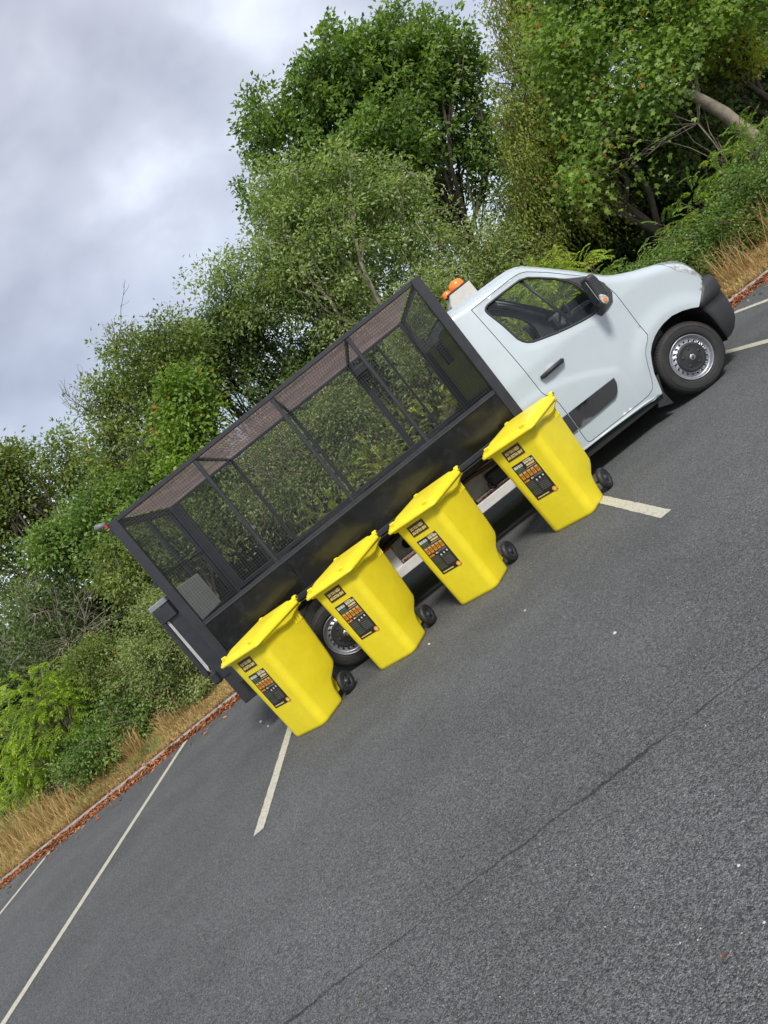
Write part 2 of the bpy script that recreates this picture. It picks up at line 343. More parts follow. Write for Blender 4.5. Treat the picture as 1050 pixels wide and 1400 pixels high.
# verge: gently bumpy soil rising behind the kerb
rng = np.random.default_rng(11)
g = MB(); nx, ny = 90, 24
for j in range(ny+1):
    for i in range(nx+1):
        x = -40+80*i/nx; d = (j/ny)**1.6*30
        z = 0.062 + min(d, 4)*0.05 + (0.04*math.sin(x*1.7+d*2.1)*math.cos(d*1.3-x*.6) if d > .15 else 0)
        g.v.append((x, KERB(x)+0.13+d, z))
for j in range(ny):
    for i in range(nx):
        a = j*(nx+1)+i; g.f.append((a,a+1,a+nx+2,a+nx+1)); g.mi.append(0); g.sm.append(True)
tag(g.build('verge', M['soil']), 'brown earth verge rising behind the kerb', kind='structure')
kr = empty('kerb', (0, KERB(0), 0), math.atan(0.0285)); tag(kr, 'grey concrete kerb along the back of the car park', kind='structure')
km = MB().bbox(0, 0.908, 0, 0.125, -0.1, 0.075, 0.012).mesh('kerb_stone', M['stone'])
for k in range(-17, 18):
    o = link('kerb_stone', km, kr); o.location = (k*0.915, random.uniform(-.004, .004), random.uniform(-.006, .004)); o.rotation_euler = (0, 0, random.uniform(-.003, .003))
def bay_line(x, y0, y1, label, w=0.092):
    mb = MB(); n = max(4, int((y1-y0)/0.05)); rr = random.Random(int(x*100)+9)
    for i in range(n+1):
        y = y0+(y1-y0)*i/n
        if i == 0: y0l, y0r = y-0.003, y+0.004
        else: y0l = y0r = y
        mb.v.append((x-w/2+rr.uniform(-.003,.003), y0l, 0.004)); mb.v.append((x+w/2+rr.uniform(-.003,.003), y0r, 0.004))
    for i in range(n): mb.f.append((2*i,2*i+1,2*i+3,2*i+2)); mb.mi.append(0); mb.sm.append(False)
    tag(mb.build('bay_line', M['line'], recalc=False), label, kind='structure')
bay_line(-7.17, 4.8, 9.72, 'white bay line at the far left edge')
bay_line(-4.755, 4.8, 9.90, 'long white bay line left of the truck')
bay_line(-2.31, 4.75, 9.98, 'white bay line ending in front of the leftmost bin')
bay_line(1.27, 4.79, 10.05, 'white bay line emerging from under the rightmost bin')
bay_line(3.672, 4.8, 10.1, 'white bay line running from the front wheel')
bay_line(4.885, 4.8, 10.2, 'short white bay line beyond the front bumper')

# ------------------------------------------------------------------ tipper truck (local: x forward, y away from the camera, z up)
truck = empty('caged_tipper_truck', (-1.3637, 6.8644, 0), R(2.0))
tag(truck, 'white cab truck with black steel mesh cage body, parked behind the yellow bins', 'truck')
VC = 0.99          # centre line
WIN = [(3.062,1.985),(3.10,2.0),(3.30,2.0),(3.50,1.992),(3.575,1.962),(3.66,1.888),(3.77,1.785),(3.855,1.675),(3.89,1.59),(3.91,1.49),(3.90,1.36),(3.888,1.305),(3.868,1.28),(3.835,1.272),(3.70,1.29),(3.56,1.32),(3.43,1.353),(3.27,1.405),(3.20,1.43),(3.155,1.46),(3.125,1.495),(3.10,1.55),(3.08,1.73),(3.042,1.93),(3.044,1.965)]
ROOFP = [(2.70,2.205),(2.80,2.198),(2.94,2.178),(3.2,2.168),(3.40,2.160),(3.50,2.150),(3.58,2.125),(3.64,2.09),(3.72,2.012),(3.81,1.92),(3.90,1.825),(4.0,1.72),(4.07,1.635),(4.12,1.575),(4.19,1.50),(4.26,1.452),(4.33,1.412),(4.43,1.362),(4.53,1.32),(4.61,1.285)]
LAMPP = [(4.61,1.285),(4.67,1.262),(4.72,1.240),(4.80,1.20),(4.87,1.150),(4.925,1.09),(4.96,1.03),(4.99,0.955),(5.0,0.9),(5.0,0.82)]
TOP = ROOFP + LAMPP[1:]
def dist_seg(u, z, a, b):
    dx, dz = b[0]-a[0], b[1]-a[1]; t = max(0, min(1, ((u-a[0])*dx+(z-a[1])*dz)/(dx*dx+dz*dz)))
    return math.hypot(u-a[0]-t*dx, z-a[1]-t*dz)
def dist_top(u, z):
    best = 9
    for (a, b) in zip(TOP[:-1], TOP[1:]):
        dx, dz = b[0]-a[0], b[1]-a[1]; t = max(0, min(1, ((u-a[0])*dx+(z-a[1])*dz)/(dx*dx+dz*dz)))
        best = min(best, math.hypot(u-a[0]-t*dx, z-a[1]-t*dz))
    return best
def side_v(u, z):
    v = -0.025
    if z > 1.25: v += 0.20*((z-1.25)/0.95)**1.25
    if z < 0.75: v += 0.03*((0.75-z)/0.45)**2
    if u > 4.5: v += 0.20*min(1, ((u-4.5)/0.55))**2.4
    # waist swell round the front wheel
    v -= 0.018*math.exp(-((math.hypot(u-4.345, z-0.34)-0.50)/0.09)**2)
    # crease along the lower door
    zc = 1.03-0.30*max(0, (u-2.75)/0.9)**1.9
    if u < 3.7: v -= 0.010/(1+math.exp((z-zc)/0.012))*max(0, 1-((zc-z)/0.5))*(1 if z < zc+0.1 else 0) if z > zc-0.5 else 0
    if 2.98 < u < 4.0 and z > 1.15:
        dw = min(dist_seg(u, z, a, b) for a, b in zip(WIN, WIN[1:]+WIN[:1])) if not inside((u, z), WIN) else 0
        q = max(0, min(1, (dw-0.035)/0.022)); v += 0.008*(1-q*q*(3-2*q))
    d = dist_top(u, z); r = 0.11
    if d < r: v += r*(1-d/r)**2.4
    return v
def inside(p, poly):
    x, y = p; c = False; n = len(poly); j = n-1
    for i in range(n):
        xi, yi = poly[i]; xj, yj = poly[j]
        if (yi > y) != (yj > y) and x < (xj-xi)*(y-yi)/(yj-yi)+xi: c = not c
        j = i
    return c
def dens(poly, h=0.03):
    o = []
    for a, b in zip(poly, poly[1:]+poly[:1]):
        l = math.hypot(b[0]-a[0], b[1]-a[1]); n = max(1, int(l/h+.5))
        for k in range(n): o.append((a[0]+(b[0]-a[0])*k/n, a[1]+(b[1]-a[1])*k/n))
    return o
def offset(poly, d):
    """move a closed outline outwards (d>0) by d"""
    ar = sum(a[0]*b[1]-b[0]*a[1] for a, b in zip(poly, poly[1:]+poly[:1])); sg = 1 if ar > 0 else -1
    o = []; n = len(poly)
    for i in range(n):
        a, b, c = Vector(poly[i-1]), Vector(poly[i]), Vector(poly[(i+1) % n])
        e1 = (b-a).normalized(); e2 = (c-b).normalized(); n1 = Vector((e1[1], -e1[0])); n2 = Vector((e2[1], -e2[0]))
        nn = (n1+n2); nn = nn.normalized() if nn.length > 1e-6 else n1
        k = d*sg/max(0.4, nn.dot(n1)); o.append((b[0]+nn[0]*k, b[1]+nn[1]*k))
    return o
def panel(mb, outer, holes=(), far=False, thick=0.03, dv=0.0, h=0.035, mi=0, mi_in=1, fn=side_v, flat=False):
    """a pressed panel: outline in (u,z), surface from fn, real thickness with returned edges"""
    pts = []; edges = []
    for poly in [outer]+list(holes):
        dp = dens(poly, h); b = len(pts); pts += dp; edges += [(b+i, b+(i+1) % len(dp)) for i in range(len(dp))]
    xs = [p[0] for p in outer]; zs = [p[1] for p in outer]
    x = min(xs)+h/2; k = 0
    bpts = np.array(pts)
    while x < max(xs):
        z = min(zs)+h/2+(h/2 if k % 2 else 0)
        while z < max(zs):
            if inside((x, z), outer) and not any(inside((x, z), q) for q in holes) and np.min((bpts[:,0]-x)**2+(bpts[:,1]-z)**2) > (h*0.45)**2: pts.append((x, z))
            z += h
        x += h*0.87; k += 1
    vo, eo, fo, _, _, _ = delaunay_2d_cdt([Vector(p) for p in pts], edges, [], 0, 1e-6)
    keep = []
    for f in fo:
        c = (sum(vo[i][0] for i in f)/3, sum(vo[i][1] for i in f)/3)
        if inside(c, outer) and not any(inside(c, q) for q in holes): keep.append(tuple(f))
    n = len(vo); V = []
    for lay in (0, thick):
        for p in vo:
            v = fn(p[0], p[1])+dv+lay
            V.append((p[0], 2*VC-v if far else v, p[1]))
    b = len(mb.v); mb.v += V
    cnt = {}
    for f in keep:
        ar = (vo[f[1]][0]-vo[f[0]][0])*(vo[f[2]][1]-vo[f[0]][1])-(vo[f[1]][1]-vo[f[0]][1])*(vo[f[2]][0]-vo[f[0]][0])
        if (ar < 0) != far: f = f[::-1]     # outward normal is -y on the near side
        mb.f.append(tuple(b+i for i in f)); mb.mi.append(mi); mb.sm.append(True)
        mb.f.append(tuple(b+n+i for i in f[::-1])); mb.mi.append(mi_in); mb.sm.append(True)
        for i in range(3):
            e = (f[i], f[(i+1) % 3]); cnt[e] = 1
    nb = len(mb.v)
    for (i, j) in cnt:
        if (j, i) not in cnt:
            k = len(mb.v); mb.v += [V[i], V[j], V[n+j], V[n+i]]
            mb.f.append((k+1, k, k+3, k+2)); mb.mi.append(mi); mb.sm.append(False)
    return mb
DOOR = [(2.952,2.050),(3.20,2.052),(3.46,2.048),(3.54,2.035),(3.60,2.005),(3.75,1.87),(3.90,1.71),(4.02,1.585),(4.075,1.47),(4.10,1.30),(4.103,0.80),(4.07,0.755),(4.02,0.715),(3.975,0.66),(3.935,0.57),(3.90,0.47),(3.865,0.385),(3.84,0.352),(3.78,0.325),(3.70,0.318),(3.07,0.322),(3.042,0.335),(3.034,0.36),(3.034,0.80),(3.026,0.87),(3.005,0.925),(2.975,0.96),(2.963,1.0),(2.958,1.5)]
ARCHB = [(4.67,0.698),(4.60,0.735),(4.513,0.771),(4.404,0.795),(4.30,0.788),(4.22,0.768),(4.159,0.743),(4.09,0.700),(4.03,0.640),(3.985,0.555),(3.945,0.46),(3.925,0.36),(3.90,0.25)]
BODY = ROOFP + [(4.655,1.24),(4.68,1.18),(4.715,1.11),(4.79,1.03),(4.86,0.955),(4.905,0.900),(4.895,0.865),(4.85,0.825),(4.80,0.785)] + ARCHB + [(3.80,0.245),(3.66,0.262),(3.47,0.272),(2.93,0.288),(2.70,0.292)]
BODY = [p for p in BODY]
mb = MB()
for far in (False, True): panel(mb, BODY, [offset(DOOR, 0.007)], far, thick=0.03)
# top skin: roof, pillar tops, bonnet and nose, wrapped round in plan
def wrap(u, z):
    if u < 3.5: return 0.0
    if u < 4.2: return 0.10*(u-3.5)/0.7
    return 0.10+0.10*min(1, (u-4.2)/0.7)
def top_pt(p, t):
    u, z = p; ve = side_v(u, z); s = 1-(1-t)**2.3
    crown = 0.035 if u < 3.6 else (0.02 if u > 4.2 else 0.01)
    return (u+wrap(u, z)*s, ve+t*(VC-ve), z+crown*s*(1-0.5*s))
def skin(mb, P, ts, mi=0, smooth=True, dz=0.0, inner=None):
    nT = len(ts); vs = []
    for p in P:
        row = [top_pt(p, t) for t in ts]
        row += [(q[0], 2*VC-q[1], q[2]) for q in row[::-1][(1 if abs(ts[-1]-1) < 1e-6 else 0):]]
        vs += [(q[0], q[1], q[2]+dz) for q in row]
    nr = len(vs)//len(P)
    fs = [(i*nr+k, (i+1)*nr+k, (i+1)*nr+k+1, i*nr+k+1) for i in range(len(P)-1) for k in range(nr-1)]
    mb.add(vs, fs, mi, smooth)
T9 = [0, 0.02, 0.05, 0.1, 0.2, 0.35, 0.5, 0.65, 0.8, 0.9, 1.0]
iw0, iw1 = 7, 14
skin(mb, ROOFP[:iw0+1], T9); skin(mb, [(p[0], p[1]-0.03) for p in ROOFP[:iw0+1]], T9, 1)
skin(mb, ROOFP[iw1:], T9)
# pillars beside the windscreen
for far in (0, 1):
    for dz, mi in ((0, 0), (-0.035, 1)):
        vs = []; PP = ROOFP[iw0:iw1+1]; tt = [0, 0.015, 0.035, 0.06]
        for p in PP:
            for t in tt:
                q = top_pt(p, t); vs.append((q[0]+(dz*0.7), 2*VC-q[1] if far else q[1], q[2]+dz*0.7))
        mb.add(vs, [(i*4+k, (i+1)*4+k, (i+1)*4+k+1, i*4+k+1) for i in range(len(PP)-1) for k in range(3)], mi, True)
# front grille face under the bonnet and back wall of the cab
nose = [(5.0,0.82)]; 
mb.box(2.70, 2.72, side_v(2.72,1.0)+0.03, 2*VC-side_v(2.72,1.0)-0.03, 0.45, 1.25)
mb.box(2.70, 2.72, 0.12, 2*VC-0.12, 1.2485, 1.60); mb.box(2.70, 2.72, 0.17, 0.60, 1.60, 2.06); mb.box(2.70, 2.72, 2*VC-0.60, 2*VC-0.17, 1.60, 2.06); mb.box(2.70, 2.72, 0.25, 2*VC-0.25, 2.06, 2.20)
mb.build('cab_body', [M['white_paint'], M['interior']], truck, recalc=False)
mb = MB(); mb.box(2.705, 2.712, 0.60, 2*VC-0.60, 1.60, 2.06); mb.build('rear_window', M['glass_tint'], truck)
mb = MB(); mb.tube([(2.698,0.60,1.60),(2.698,2*VC-0.6,1.60),(2.698,2*VC-0.6,2.06),(2.698,0.6,2.06),(2.698,0.60,1.60)], 0.012, 4); mb.build('rear_window_seal', M['rubber'], truck)
mb = MB(); skin(mb, ROOFP[iw0:iw1+1], [0.055, 0.1, 0.2, 0.35, 0.5, 0.65, 0.8, 0.9, 1.0]); mb.build('windscreen', M['glass_tint'], truck, recalc=False)
mb = MB(); skin(mb, [(4.985,0.98),(5.0,0.9),(5.0,0.82),(4.99,0.80)], T9); mb.build('grille', M['plastic_black'], truck, recalc=False)

# doors
for far in (False, True):
    d = MB(); panel(d, DOOR, [WIN], far, thick=0.05)
    # waist ledge: recess lip under the window
    door = d.build('door', [M['white_paint'], M['interior']], truck, recalc=False)
    sgn = (lambda v: 2*VC-v) if far else (lambda v: v)
    gp = MB(); panel(gp, WIN, [], far, thick=0.005, dv=0.020, h=0.12, mi=0, mi_in=0); gp.build('window_pane', M['glass'], door, recalc=False)
    sl = MB(); pth = [(p[0], sgn(side_v(*p)+0.002), p[1]) for p in dens(offset(WIN, -0.008), 0.05)]; pth.append(pth[0])
    sl.tube(pth, 0.0125, 6, cap=False); sl.build('window_seal', M['plastic_black'], door)
    if not far:
        br = MB(); br.tube([(3.508,side_v(3.508,1.978)+0.035,1.985),(3.57,side_v(3.57,1.66)+0.035,1.66),(3.633,side_v(3.63,1.34)+0.035,1.315)], 0.019, 6); br.build('window_divider', M['plastic_black'], door)
    hd = MB(); hy = sgn(side_v(3.17, 1.12))
    s1 = -1 if not far else 1
    hd.tube([(3.045, hy+s1*0.012, 1.115),(3.06, hy+s1*0.038, 1.115),(3.16, hy+s1*0.048, 1.121),(3.29, hy+s1*0.038, 1.124),(3.308, hy+s1*0.010, 1.124)], [0.019,0.024,0.025,0.024,0.018], 8)
    hd.build('door_handle', M['plastic_black'], door)
    hc = MB(); vs = [(3.175, hy+s1*0.004, 1.13)]
    n = 18
    for k in range(n+1): t = math.pi*k/n; vs.append((3.175+0.068*math.cos(t), hy+s1*-0.001, 1.135+0.052*math.sin(t)))
    hc.v = vs; hc.v[0] = (3.175, hy+s1*0.003, 1.135)
    for k in range(n): hc.f.append((0, k+1, k+2)); hc.mi.append(0); hc.sm.append(True)
    hc.build('handle_scoop', pmat('scoop_grey', (0.50,0.56,0.60), 0.4) if not far else bpy.data.materials['scoop_grey'], door, recalc=False)
    # black rubbing strip, in two pieces: on the door and on the quarter panel
    TR = [(3.042,0.682),(3.10,0.682),(3.595,0.676),(3.588,0.62),(3.565,0.575),(3.53,0.535),(3.49,0.512),(3.30,0.503),(3.042,0.500)]
    st = MB(); panel(st, TR, [], far, thick=0.02, dv=-0.020, h=0.06, mi=0, mi_in=0); o = st.build('rubbing_strip', M['bumper'], door, recalc=False)
    st = MB(); panel(st, [(2.72,0.684),(3.022,0.682),(3.022,0.500),(2.72,0.498)], [], far, thick=0.02, dv=-0.020, h=0.06, mi=0, mi_in=0); st.build('quarter_strip', M['bumper'], truck, recalc=False)
    # mirror sail and wing mirror
    SAIL = [(3.775,1.775),(3.84,1.715),(3.985,1.615),(4.05,1.53),(4.085,1.455),(4.085,1.335),(4.035,1.262),(3.96,1.235),(3.87,1.215),(3.842,1.262),(3.885,1.29),(3.905,1.36),(3.912,1.49),(3.89,1.60),(3.85,1.685)]
    sm_ = MB(); panel(sm_, SAIL, [], far, thick=0.02, dv=-0.012, h=0.05, mi=0, mi_in=0); sm_.build('mirror_sail', M['bumper'], door, recalc=False)
    mr = empty('wing_mirror', (0, 0, 0)); mr.parent = truck
    HS = [(3.845,1.53),(3.852,1.60),(3.872,1.622),(3.92,1.622),(3.952,1.60),(3.968,1.545),(3.968,1.46),(3.955,1.36),(3.93,1.30),(3.895,1.278),(3.855,1.285),(3.84,1.32),(3.838,1.42)]
    HS = [(3.90+(p[0]-3.90)*.86, 1.46+(p[1]-1.46)*.92) for p in HS]
    hm = MB(); a0, a1 = sgn(-0.27), sgn(-0.10)
    hm.prism(HS, a0, a1, bev=0.03); hm.tube([(3.93, sgn(-0.11), 1.40),(3.97, sgn(-0.03), 1.37),(3.98, sgn(0.02), 1.37)], [0.05,0.04,0.05], 8)
    hm.tube([(3.90, sgn(-0.11), 1.54),(3.93, sgn(-0.02), 1.55)], [0.03,0.03], 8)
    ho = hm.build('mirror_housing', M['bumper'], mr)
    bv = ho.modifiers.new('bevel', 'BEVEL'); bv.width = 0.008; bv.segments = 2; bv.limit_method = 'ANGLE'
    mg = MB(); mg.prism([(3.848,1.33),(3.848,1.57),(3.843,1.57),(3.843,1.33)], sgn(-0.25), sgn(-0.12)); mg.build('mirror_glass', M['chrome'], mr)
    im = MB(); IND = [(3.86,1.40),(3.885,1.395),(3.915,1.36),(3.922,1.325),(3.905,1.298),(3.875,1.292),(3.855,1.315),(3.85,1.36)]
    im.prism(IND, sgn(-0.280), sgn(-0.262), bev=0.008); im.prism([(3.868,1.352),(3.895,1.348),(3.905,1.325),(3.893,1.308),(3.872,1.31),(3.864,1.33)], sgn(-0.286), sgn(-0.279), mi=1, bev=0.003)
    im.build('side_indicator', [M['clear_lens'], M['amber']], mr)
    # headlamp
    HL = LAMPP + [(4.985,0.80),(4.93,0.862),(4.912,0.897),(4.866,0.952),(4.796,1.027),(4.722,1.107),(4.688,1.178),(4.662,1.24)]
    hl = MB(); panel(hl, HL, [], far, thick=0.012, dv=0.002, h=0.022, mi=0, mi_in=1)
    lamp = hl.build('headlamp', [M['clear_lens'], M['plastic_black']], truck, recalc=False)
    # arch liner
    AL = [(4.75,0.25),(4.745,0.47),(4.72,0.585),(4.66,0.69)]+ARCHB[1:]+[(3.88,0.2)]
    al = MB(); vs = []
    for p in AL: vs += [(p[0], sgn(side_v(*p)+0.012), p[1]), (p[0], sgn(0.42), p[1])]
    al.add(vs, [(2*i,2*i+1,2*i+3,2*i+2) for i in range(len(AL)-1)], 0, True)
    al.add([(p[0], sgn(0.42), p[1]) for p in AL], [tuple(range(len(AL)))])
    al.build('arch_liner', M['gap_black'], truck)
    fl = MB(); fl.prism([(3.99,0.42),(3.93,0.25),(3.945,0.10),(3.80,0.155),(3.87,0.27),(3.93,0.42)], sgn(0.03), sgn(0.30)); fl.build('front_mudflap', M['plastic_black'], truck)
# nose side of the lamp and bonnet continuing over the top
mb = MB(); skin(mb, LAMPP, [0, 0.02, 0.05, 0.1, 0.2, 0.35, 0.5, 0.65, 0.8, 0.9, 1.0]); mb.build('bonnet_nose', M['white_paint'], truck, recalc=False)
# sill moulding
sm_ = MB(); sm_.tube([(3.90,0.005,0.262),(3.68,0.0,0.278),(3.3,0.0,0.292),(2.72,0.0,0.300)], 0.012, 6); sm_.box(2.72, 3.86, 0.03, 0.10, 0.20, 0.268, 1); sm_.build('sill', [M['white_paint'], M['gap_black']], truck)

# bumper: wrapped round the nose
zl = [(0.90,0.165,4.880,5.17),(0.86,0.06,4.850,5.19),(0.80,0.03,4.81,5.21),(0.74,0.015,4.73,5.225),(0.685,0.0,4.69,5.23),(0.672,0.03,4.692,5.215),(0.60,0.028,4.72,5.215),(0.52,0.03,4.738,5.20),(0.42,0.04,4.748,5.19),(0.35,0.06,4.755,5.15),(0.285,0.09,4.76,5.08),(0.25,0.13,4.765,5.02)]
mb = MB(); K = 22
for (z, v0, u0, u1) in zl:
    row = []
    for k in range(K+1):
        ph = (k/K)*math.pi/2; cu = abs(math.sin(ph))**(2/2.6); cv = abs(math.cos(ph))**(2/2.6)
        row.append((u0+(u1-u0)*cu, v0+(VC-v0)*(1-cv), z-(0.03*cu if z > 0.85 else 0)))
    row += [(p[0], 2*VC-p[1], p[2]) for p in row[-2::-1]]
    mb.v += row
nr = 2*K+1
for i in range(len(zl)-1):
    for k in range(nr-1): mb.f.append((i*nr+k, (i+1)*nr+k, (i+1)*nr+k+1, i*nr+k+1)); mb.mi.append(0); mb.sm.append(True)
bo = mb.build('front_bumper', M['bumper'], truck, recalc=False)
so_ = bo.modifiers.new('thick', 'SOLIDIFY'); so_.thickness = 0.02; so_.offset = -1
mb = MB(); mb.lathe([(0.0,-0.0),(0.017,0.0),(0.02,0.008),(0.02,0.03)], 16, (4.985, 0.13, 0.70), 'Y'); mb.build('parking_sensor', M['plastic_black'], truck)

# wheels
def tyre_mesh(r=0.352, w=0.225):
    mb = MB(); prof = [(0.222,0.020),(0.235,0.004),(0.262,-0.004),(0.292,-0.006),(0.318,0.000),(0.333,0.010),(0.345,0.026),(r,0.050)]
    prof += [(r+0.0005, 0.075),(r-0.007,0.078),(r-0.007,0.086),(r+0.001,0.089),(r+0.001,w/2-0.008),(r-0.007,w/2-0.005),(r-0.007,w/2+0.005),(r+0.001,w/2+0.008),(r+0.001,w-0.089),(r-0.007,w-0.086),(r-0.007,w-0.078),(r,w-0.075),(r,w-0.05),(0.333,w-0.01),(0.292,w),(0.222,w-0.02)]
    mb.lathe(prof, 64)
    # shoulder tread blocks
    for k in range(72):
        t = 2*math.pi*k/72; c, s_ = math.cos(t), math.sin(t); c2, s2 = math.cos(t+0.055), math.sin(t+0.055)
        q = []
        for (rr, yy) in ((0.337,0.011),(0.349,0.024),(0.356,0.050),(0.356,0.072)):
            q += [(rr*c, yy-0.002, rr*s_), (rr*c2, yy-0.002, rr*s2)]
        mb.add(q, [(0,1,3,2),(2,3,5,4),(4,5,7,6)], 0)
    # raised rings on the sidewall
    mb.lathe([(0.300,-0.006),(0.302,-0.0085),(0.305,-0.0085),(0.307,-0.006)], 64); mb.lathe([(0.242,0.001),(0.244,-0.003),(0.249,-0.003),(0.251,-0.001)], 64)
    return mb.mesh('tyre', M['rubber'])
TY = tyre_mesh()
def rim_mesh():
    mb = MB()
    prof = [(0.222,0.03),(0.2225,0.008),(0.218,0.003),(0.212,0.006),(0.207,0.016),(0.203,0.030),(0.196,0.040),(0.188,0.044),(0.180,0.040)]
    mb.lathe(prof, 64)
    # disc with a ring of round holes
    n = 20; seg = 4
    for k in range(n):
        t0 = 2*math.pi*k/n; ts = [t0+2*math.pi/n*j/seg for j in range(seg+1)]; ring = []
        r0, r1 = 0.146, 0.180
        outer = [(r1*math.cos(t), 0.040, r1*math.sin(t)) for t in ts]+[(r0*math.cos(t), 0.022, r0*math.sin(t)) for t in ts[::-1]]
        tc_, rc = t0+math.pi/n, 0.164; cx, cz = rc*math.cos(tc_), rc*math.sin(tc_); hr = 0.0105
        hole = []; no = len(outer)
        for p in outer:
            a = math.atan2(p[2]-cz, p[0]-cx); hole.append((cx+hr*math.cos(a), 0.0315, cz+hr*math.sin(a)))
        back = [(p[0], 0.050, p[2]) for p in hole]
        mb.add(outer+hole+back, [(i, (i+1) % no, no+(i+1) % no, no+i) for i in range(no)]+[(no+i, no+(i+1) % no, 2*no+(i+1) % no, 2*no+i) for i in range(no)], 0, False)
    mb.lathe([(0.222,0.03),(0.20,0.06),(0.19,0.18),(0.222,0.20)], 48, mi=1)
    mb.add([(0.19*math.cos(2*math.pi*k/32), 0.07, 0.19*math.sin(2*math.pi*k/32)) for k in range(32)], [tuple(range(32))], 1)
    return mb.mesh('rim', [M['rim'], M['gap_black']], recalc=False)
RM = rim_mesh()
cap = MB(); cap.lathe([(0.146,0.024),(0.146,0.012),(0.140,0.006),(0.125,0.003),(0.118,0.005),(0.085,0.002),(0.05,-0.006),(0.04,-0.008),(0.0,-0.008)], 48)
for k in range(5):
    t = 2*math.pi*k/5+0.5; cap.lathe([(0.0,-0.003),(0.012,-0.003),(0.015,0.001),(0.016,0.006)], 12, (0.088*math.cos(t), 0, 0.088*math.sin(t)))
CAPM = cap.mesh('hub_cap', M['plastic_black'])
bd = MB(); bd.lathe([(0.029,-0.008),(0.029,-0.012),(0.026,-0.013),(0.0,-0.013)], 24)
q1 = [(0,0.023),(0.014,0),(0,-0.023),(-0.014,0)]; q2 = [(0,0.014),(0.007,0),(0,-0.014),(-0.007,0)]
bd.add([(p[0],-0.0165,p[1]) for p in q1]+[(p[0],-0.0165,p[1]) for p in q2]+[(p[0],-0.012,p[1]) for p in q1], [(i,(i+1)%4,4+(i+1)%4,4+i) for i in range(4)]+[(i,(i+1)%4,8+(i+1)%4,8+i) for i in range(4)], 1)
BDM = bd.mesh('badge', [M['plastic_black'], M['chrome']])
BDM.materials[0] = M['chrome']; BDM.materials[1] = M['st_black']
for (u, near, z) in ((4.345, True, 0.348), (0.0, True, 0.348), (4.345, False, 0.348), (0.0, False, 0.348)):
    wh = empty('wheel', (u, 0.0 if near else 2*VC, z)); wh.parent = truck
    if not near: wh.rotation_euler = (0, 0, math.pi)
    tilt = R(20 if u > 1 else 55)
    for nm, me in (('tyre', TY), ('rim', RM), ('hub_cap', CAPM), ('badge', BDM)):
        o = link(nm, me, wh); o.rotation_euler = (0, tilt if nm != 'badge' else 0.3, 0)

# cab interior
sg = MB(); sg.bbox(3.92, 4.30, 0.16, 2*VC-0.16, 0.9, 1.33, 0.05); sg.bbox(3.86, 4.05, 0.35, 0.85, 1.15, 1.42, 0.04)
sg.build('dashboard', M['interior'], truck)
sw = MB(); cx, cy, cz = 3.74, 0.55, 1.36
pts = []
for k in range(25):
    t = 2*math.pi*k/24; a = (math.sin(t)*0.19); b = math.cos(t)*0.19
    pts.append((cx+b*0.55, cy+a, cz+b*0.83))
sw.tube(pts, 0.015, 8, cap=False); sw.tube([(cx,cy-0.18,cz),(cx+0.03,cy,cz-0.02),(cx,cy+0.18,cz)], 0.018, 6); sw.tube([(cx+0.03,cy,cz-0.02),(3.98,cy,1.15)], 0.035, 8)
sw.build('steering_wheel', M['plastic_black'], truck)
for v0 in (0.22, 0.85, 1.32):
    st = MB(); st.bbox(2.80, 3.35, v0, v0+0.46, 0.80, 1.0, 0.05); st.bbox(2.76, 2.92, v0, v0+0.44, 0.95, 1.66, 0.05); st.bbox(2.79, 2.88, v0+0.10, v0+0.34, 1.67, 1.86, 0.03)
    st.build('seat', M['fabric'], truck)
fl = MB(); fl.box(2.74, 4.3, 0.1, 2*VC-0.1, 0.50, 0.80); fl.build('cab_floor', M['interior'], truck)
# pillar trims seen through the glass
pt = MB(); vf = 2*VC
pt.tube([(3.60, vf-0.25, 2.06),(3.74, vf-0.22, 1.95),(3.90, vf-0.16, 1.77),(4.08, vf-0.10, 1.56)], [0.05,0.042,0.04,0.045], 6); pt.build('pillar_trim', M['interior_grey'], truck)
MB().tube([(2.97, vf-0.24, 2.02),(3.0, vf-0.12, 1.3)], 0.05, 6).build('pillar_trim', M['interior_grey'], truck)
MB().bbox(3.95, 4.10, vf-0.62, vf-0.40, 1.33, 1.50, 0.03).build('dash_pod', M['interior'], truck); MB().tube([(3.93,1.1,1.30),(3.90,1.1,1.40)], 0.04, 8).build('gear_lever', M['interior'], truck)

# beacon box on the cab roof
bx = MB(); bx.prism([(2.975,2.19),(2.985,2.27),(3.045,2.365),(3.31,2.365),(3.315,2.19)], 0.86, 1.12, bev=0.008); bx.build('beacon_box', pmat('beacon_box_cream', (0.52,0.50,0.46), 0.5, noise=0.08), truck)
bc = empty('beacon', (0,0,0)); bc.parent = truck
b1 = MB(); b1.bbox(3.03, 3.30, 0.90, 1.08, 2.365, 2.392, 0.008); b1.build('beacon_base', M['plastic_black'], bc)
def dome(c, rx, ry, rz, z0):
    mb = MB(); n = 24; prof = [(1.0,0.0),(0.99,0.25),(0.93,0.5),(0.80,0.74),(0.58,0.91),(0.3,0.985),(0.0,1.0)]
    vs = []
    for (r, h) in prof:
        for k in range(n):
            t = 2*math.pi*k/n; rr = r*(1+0.02*math.cos(8*t)); vs.append((c[0]+rx*rr*math.cos(t), c[1]+ry*rr*math.sin(t), z0+rz*h))
    mb.add(vs, [(i*n+k, i*n+(k+1)%n, (i+1)*n+(k+1)%n, (i+1)*n+k) for i in range(len(prof)-1) for k in range(n)], 0, True); return mb
dome((3.20, 0.99), 0.095, 0.085, 0.095, 2.39).build('beacon_lens', M['amber'], bc)
dome((3.055, 0.99), 0.058, 0.06, 0.07, 2.375).build('beacon_lens', M['amber'], bc)

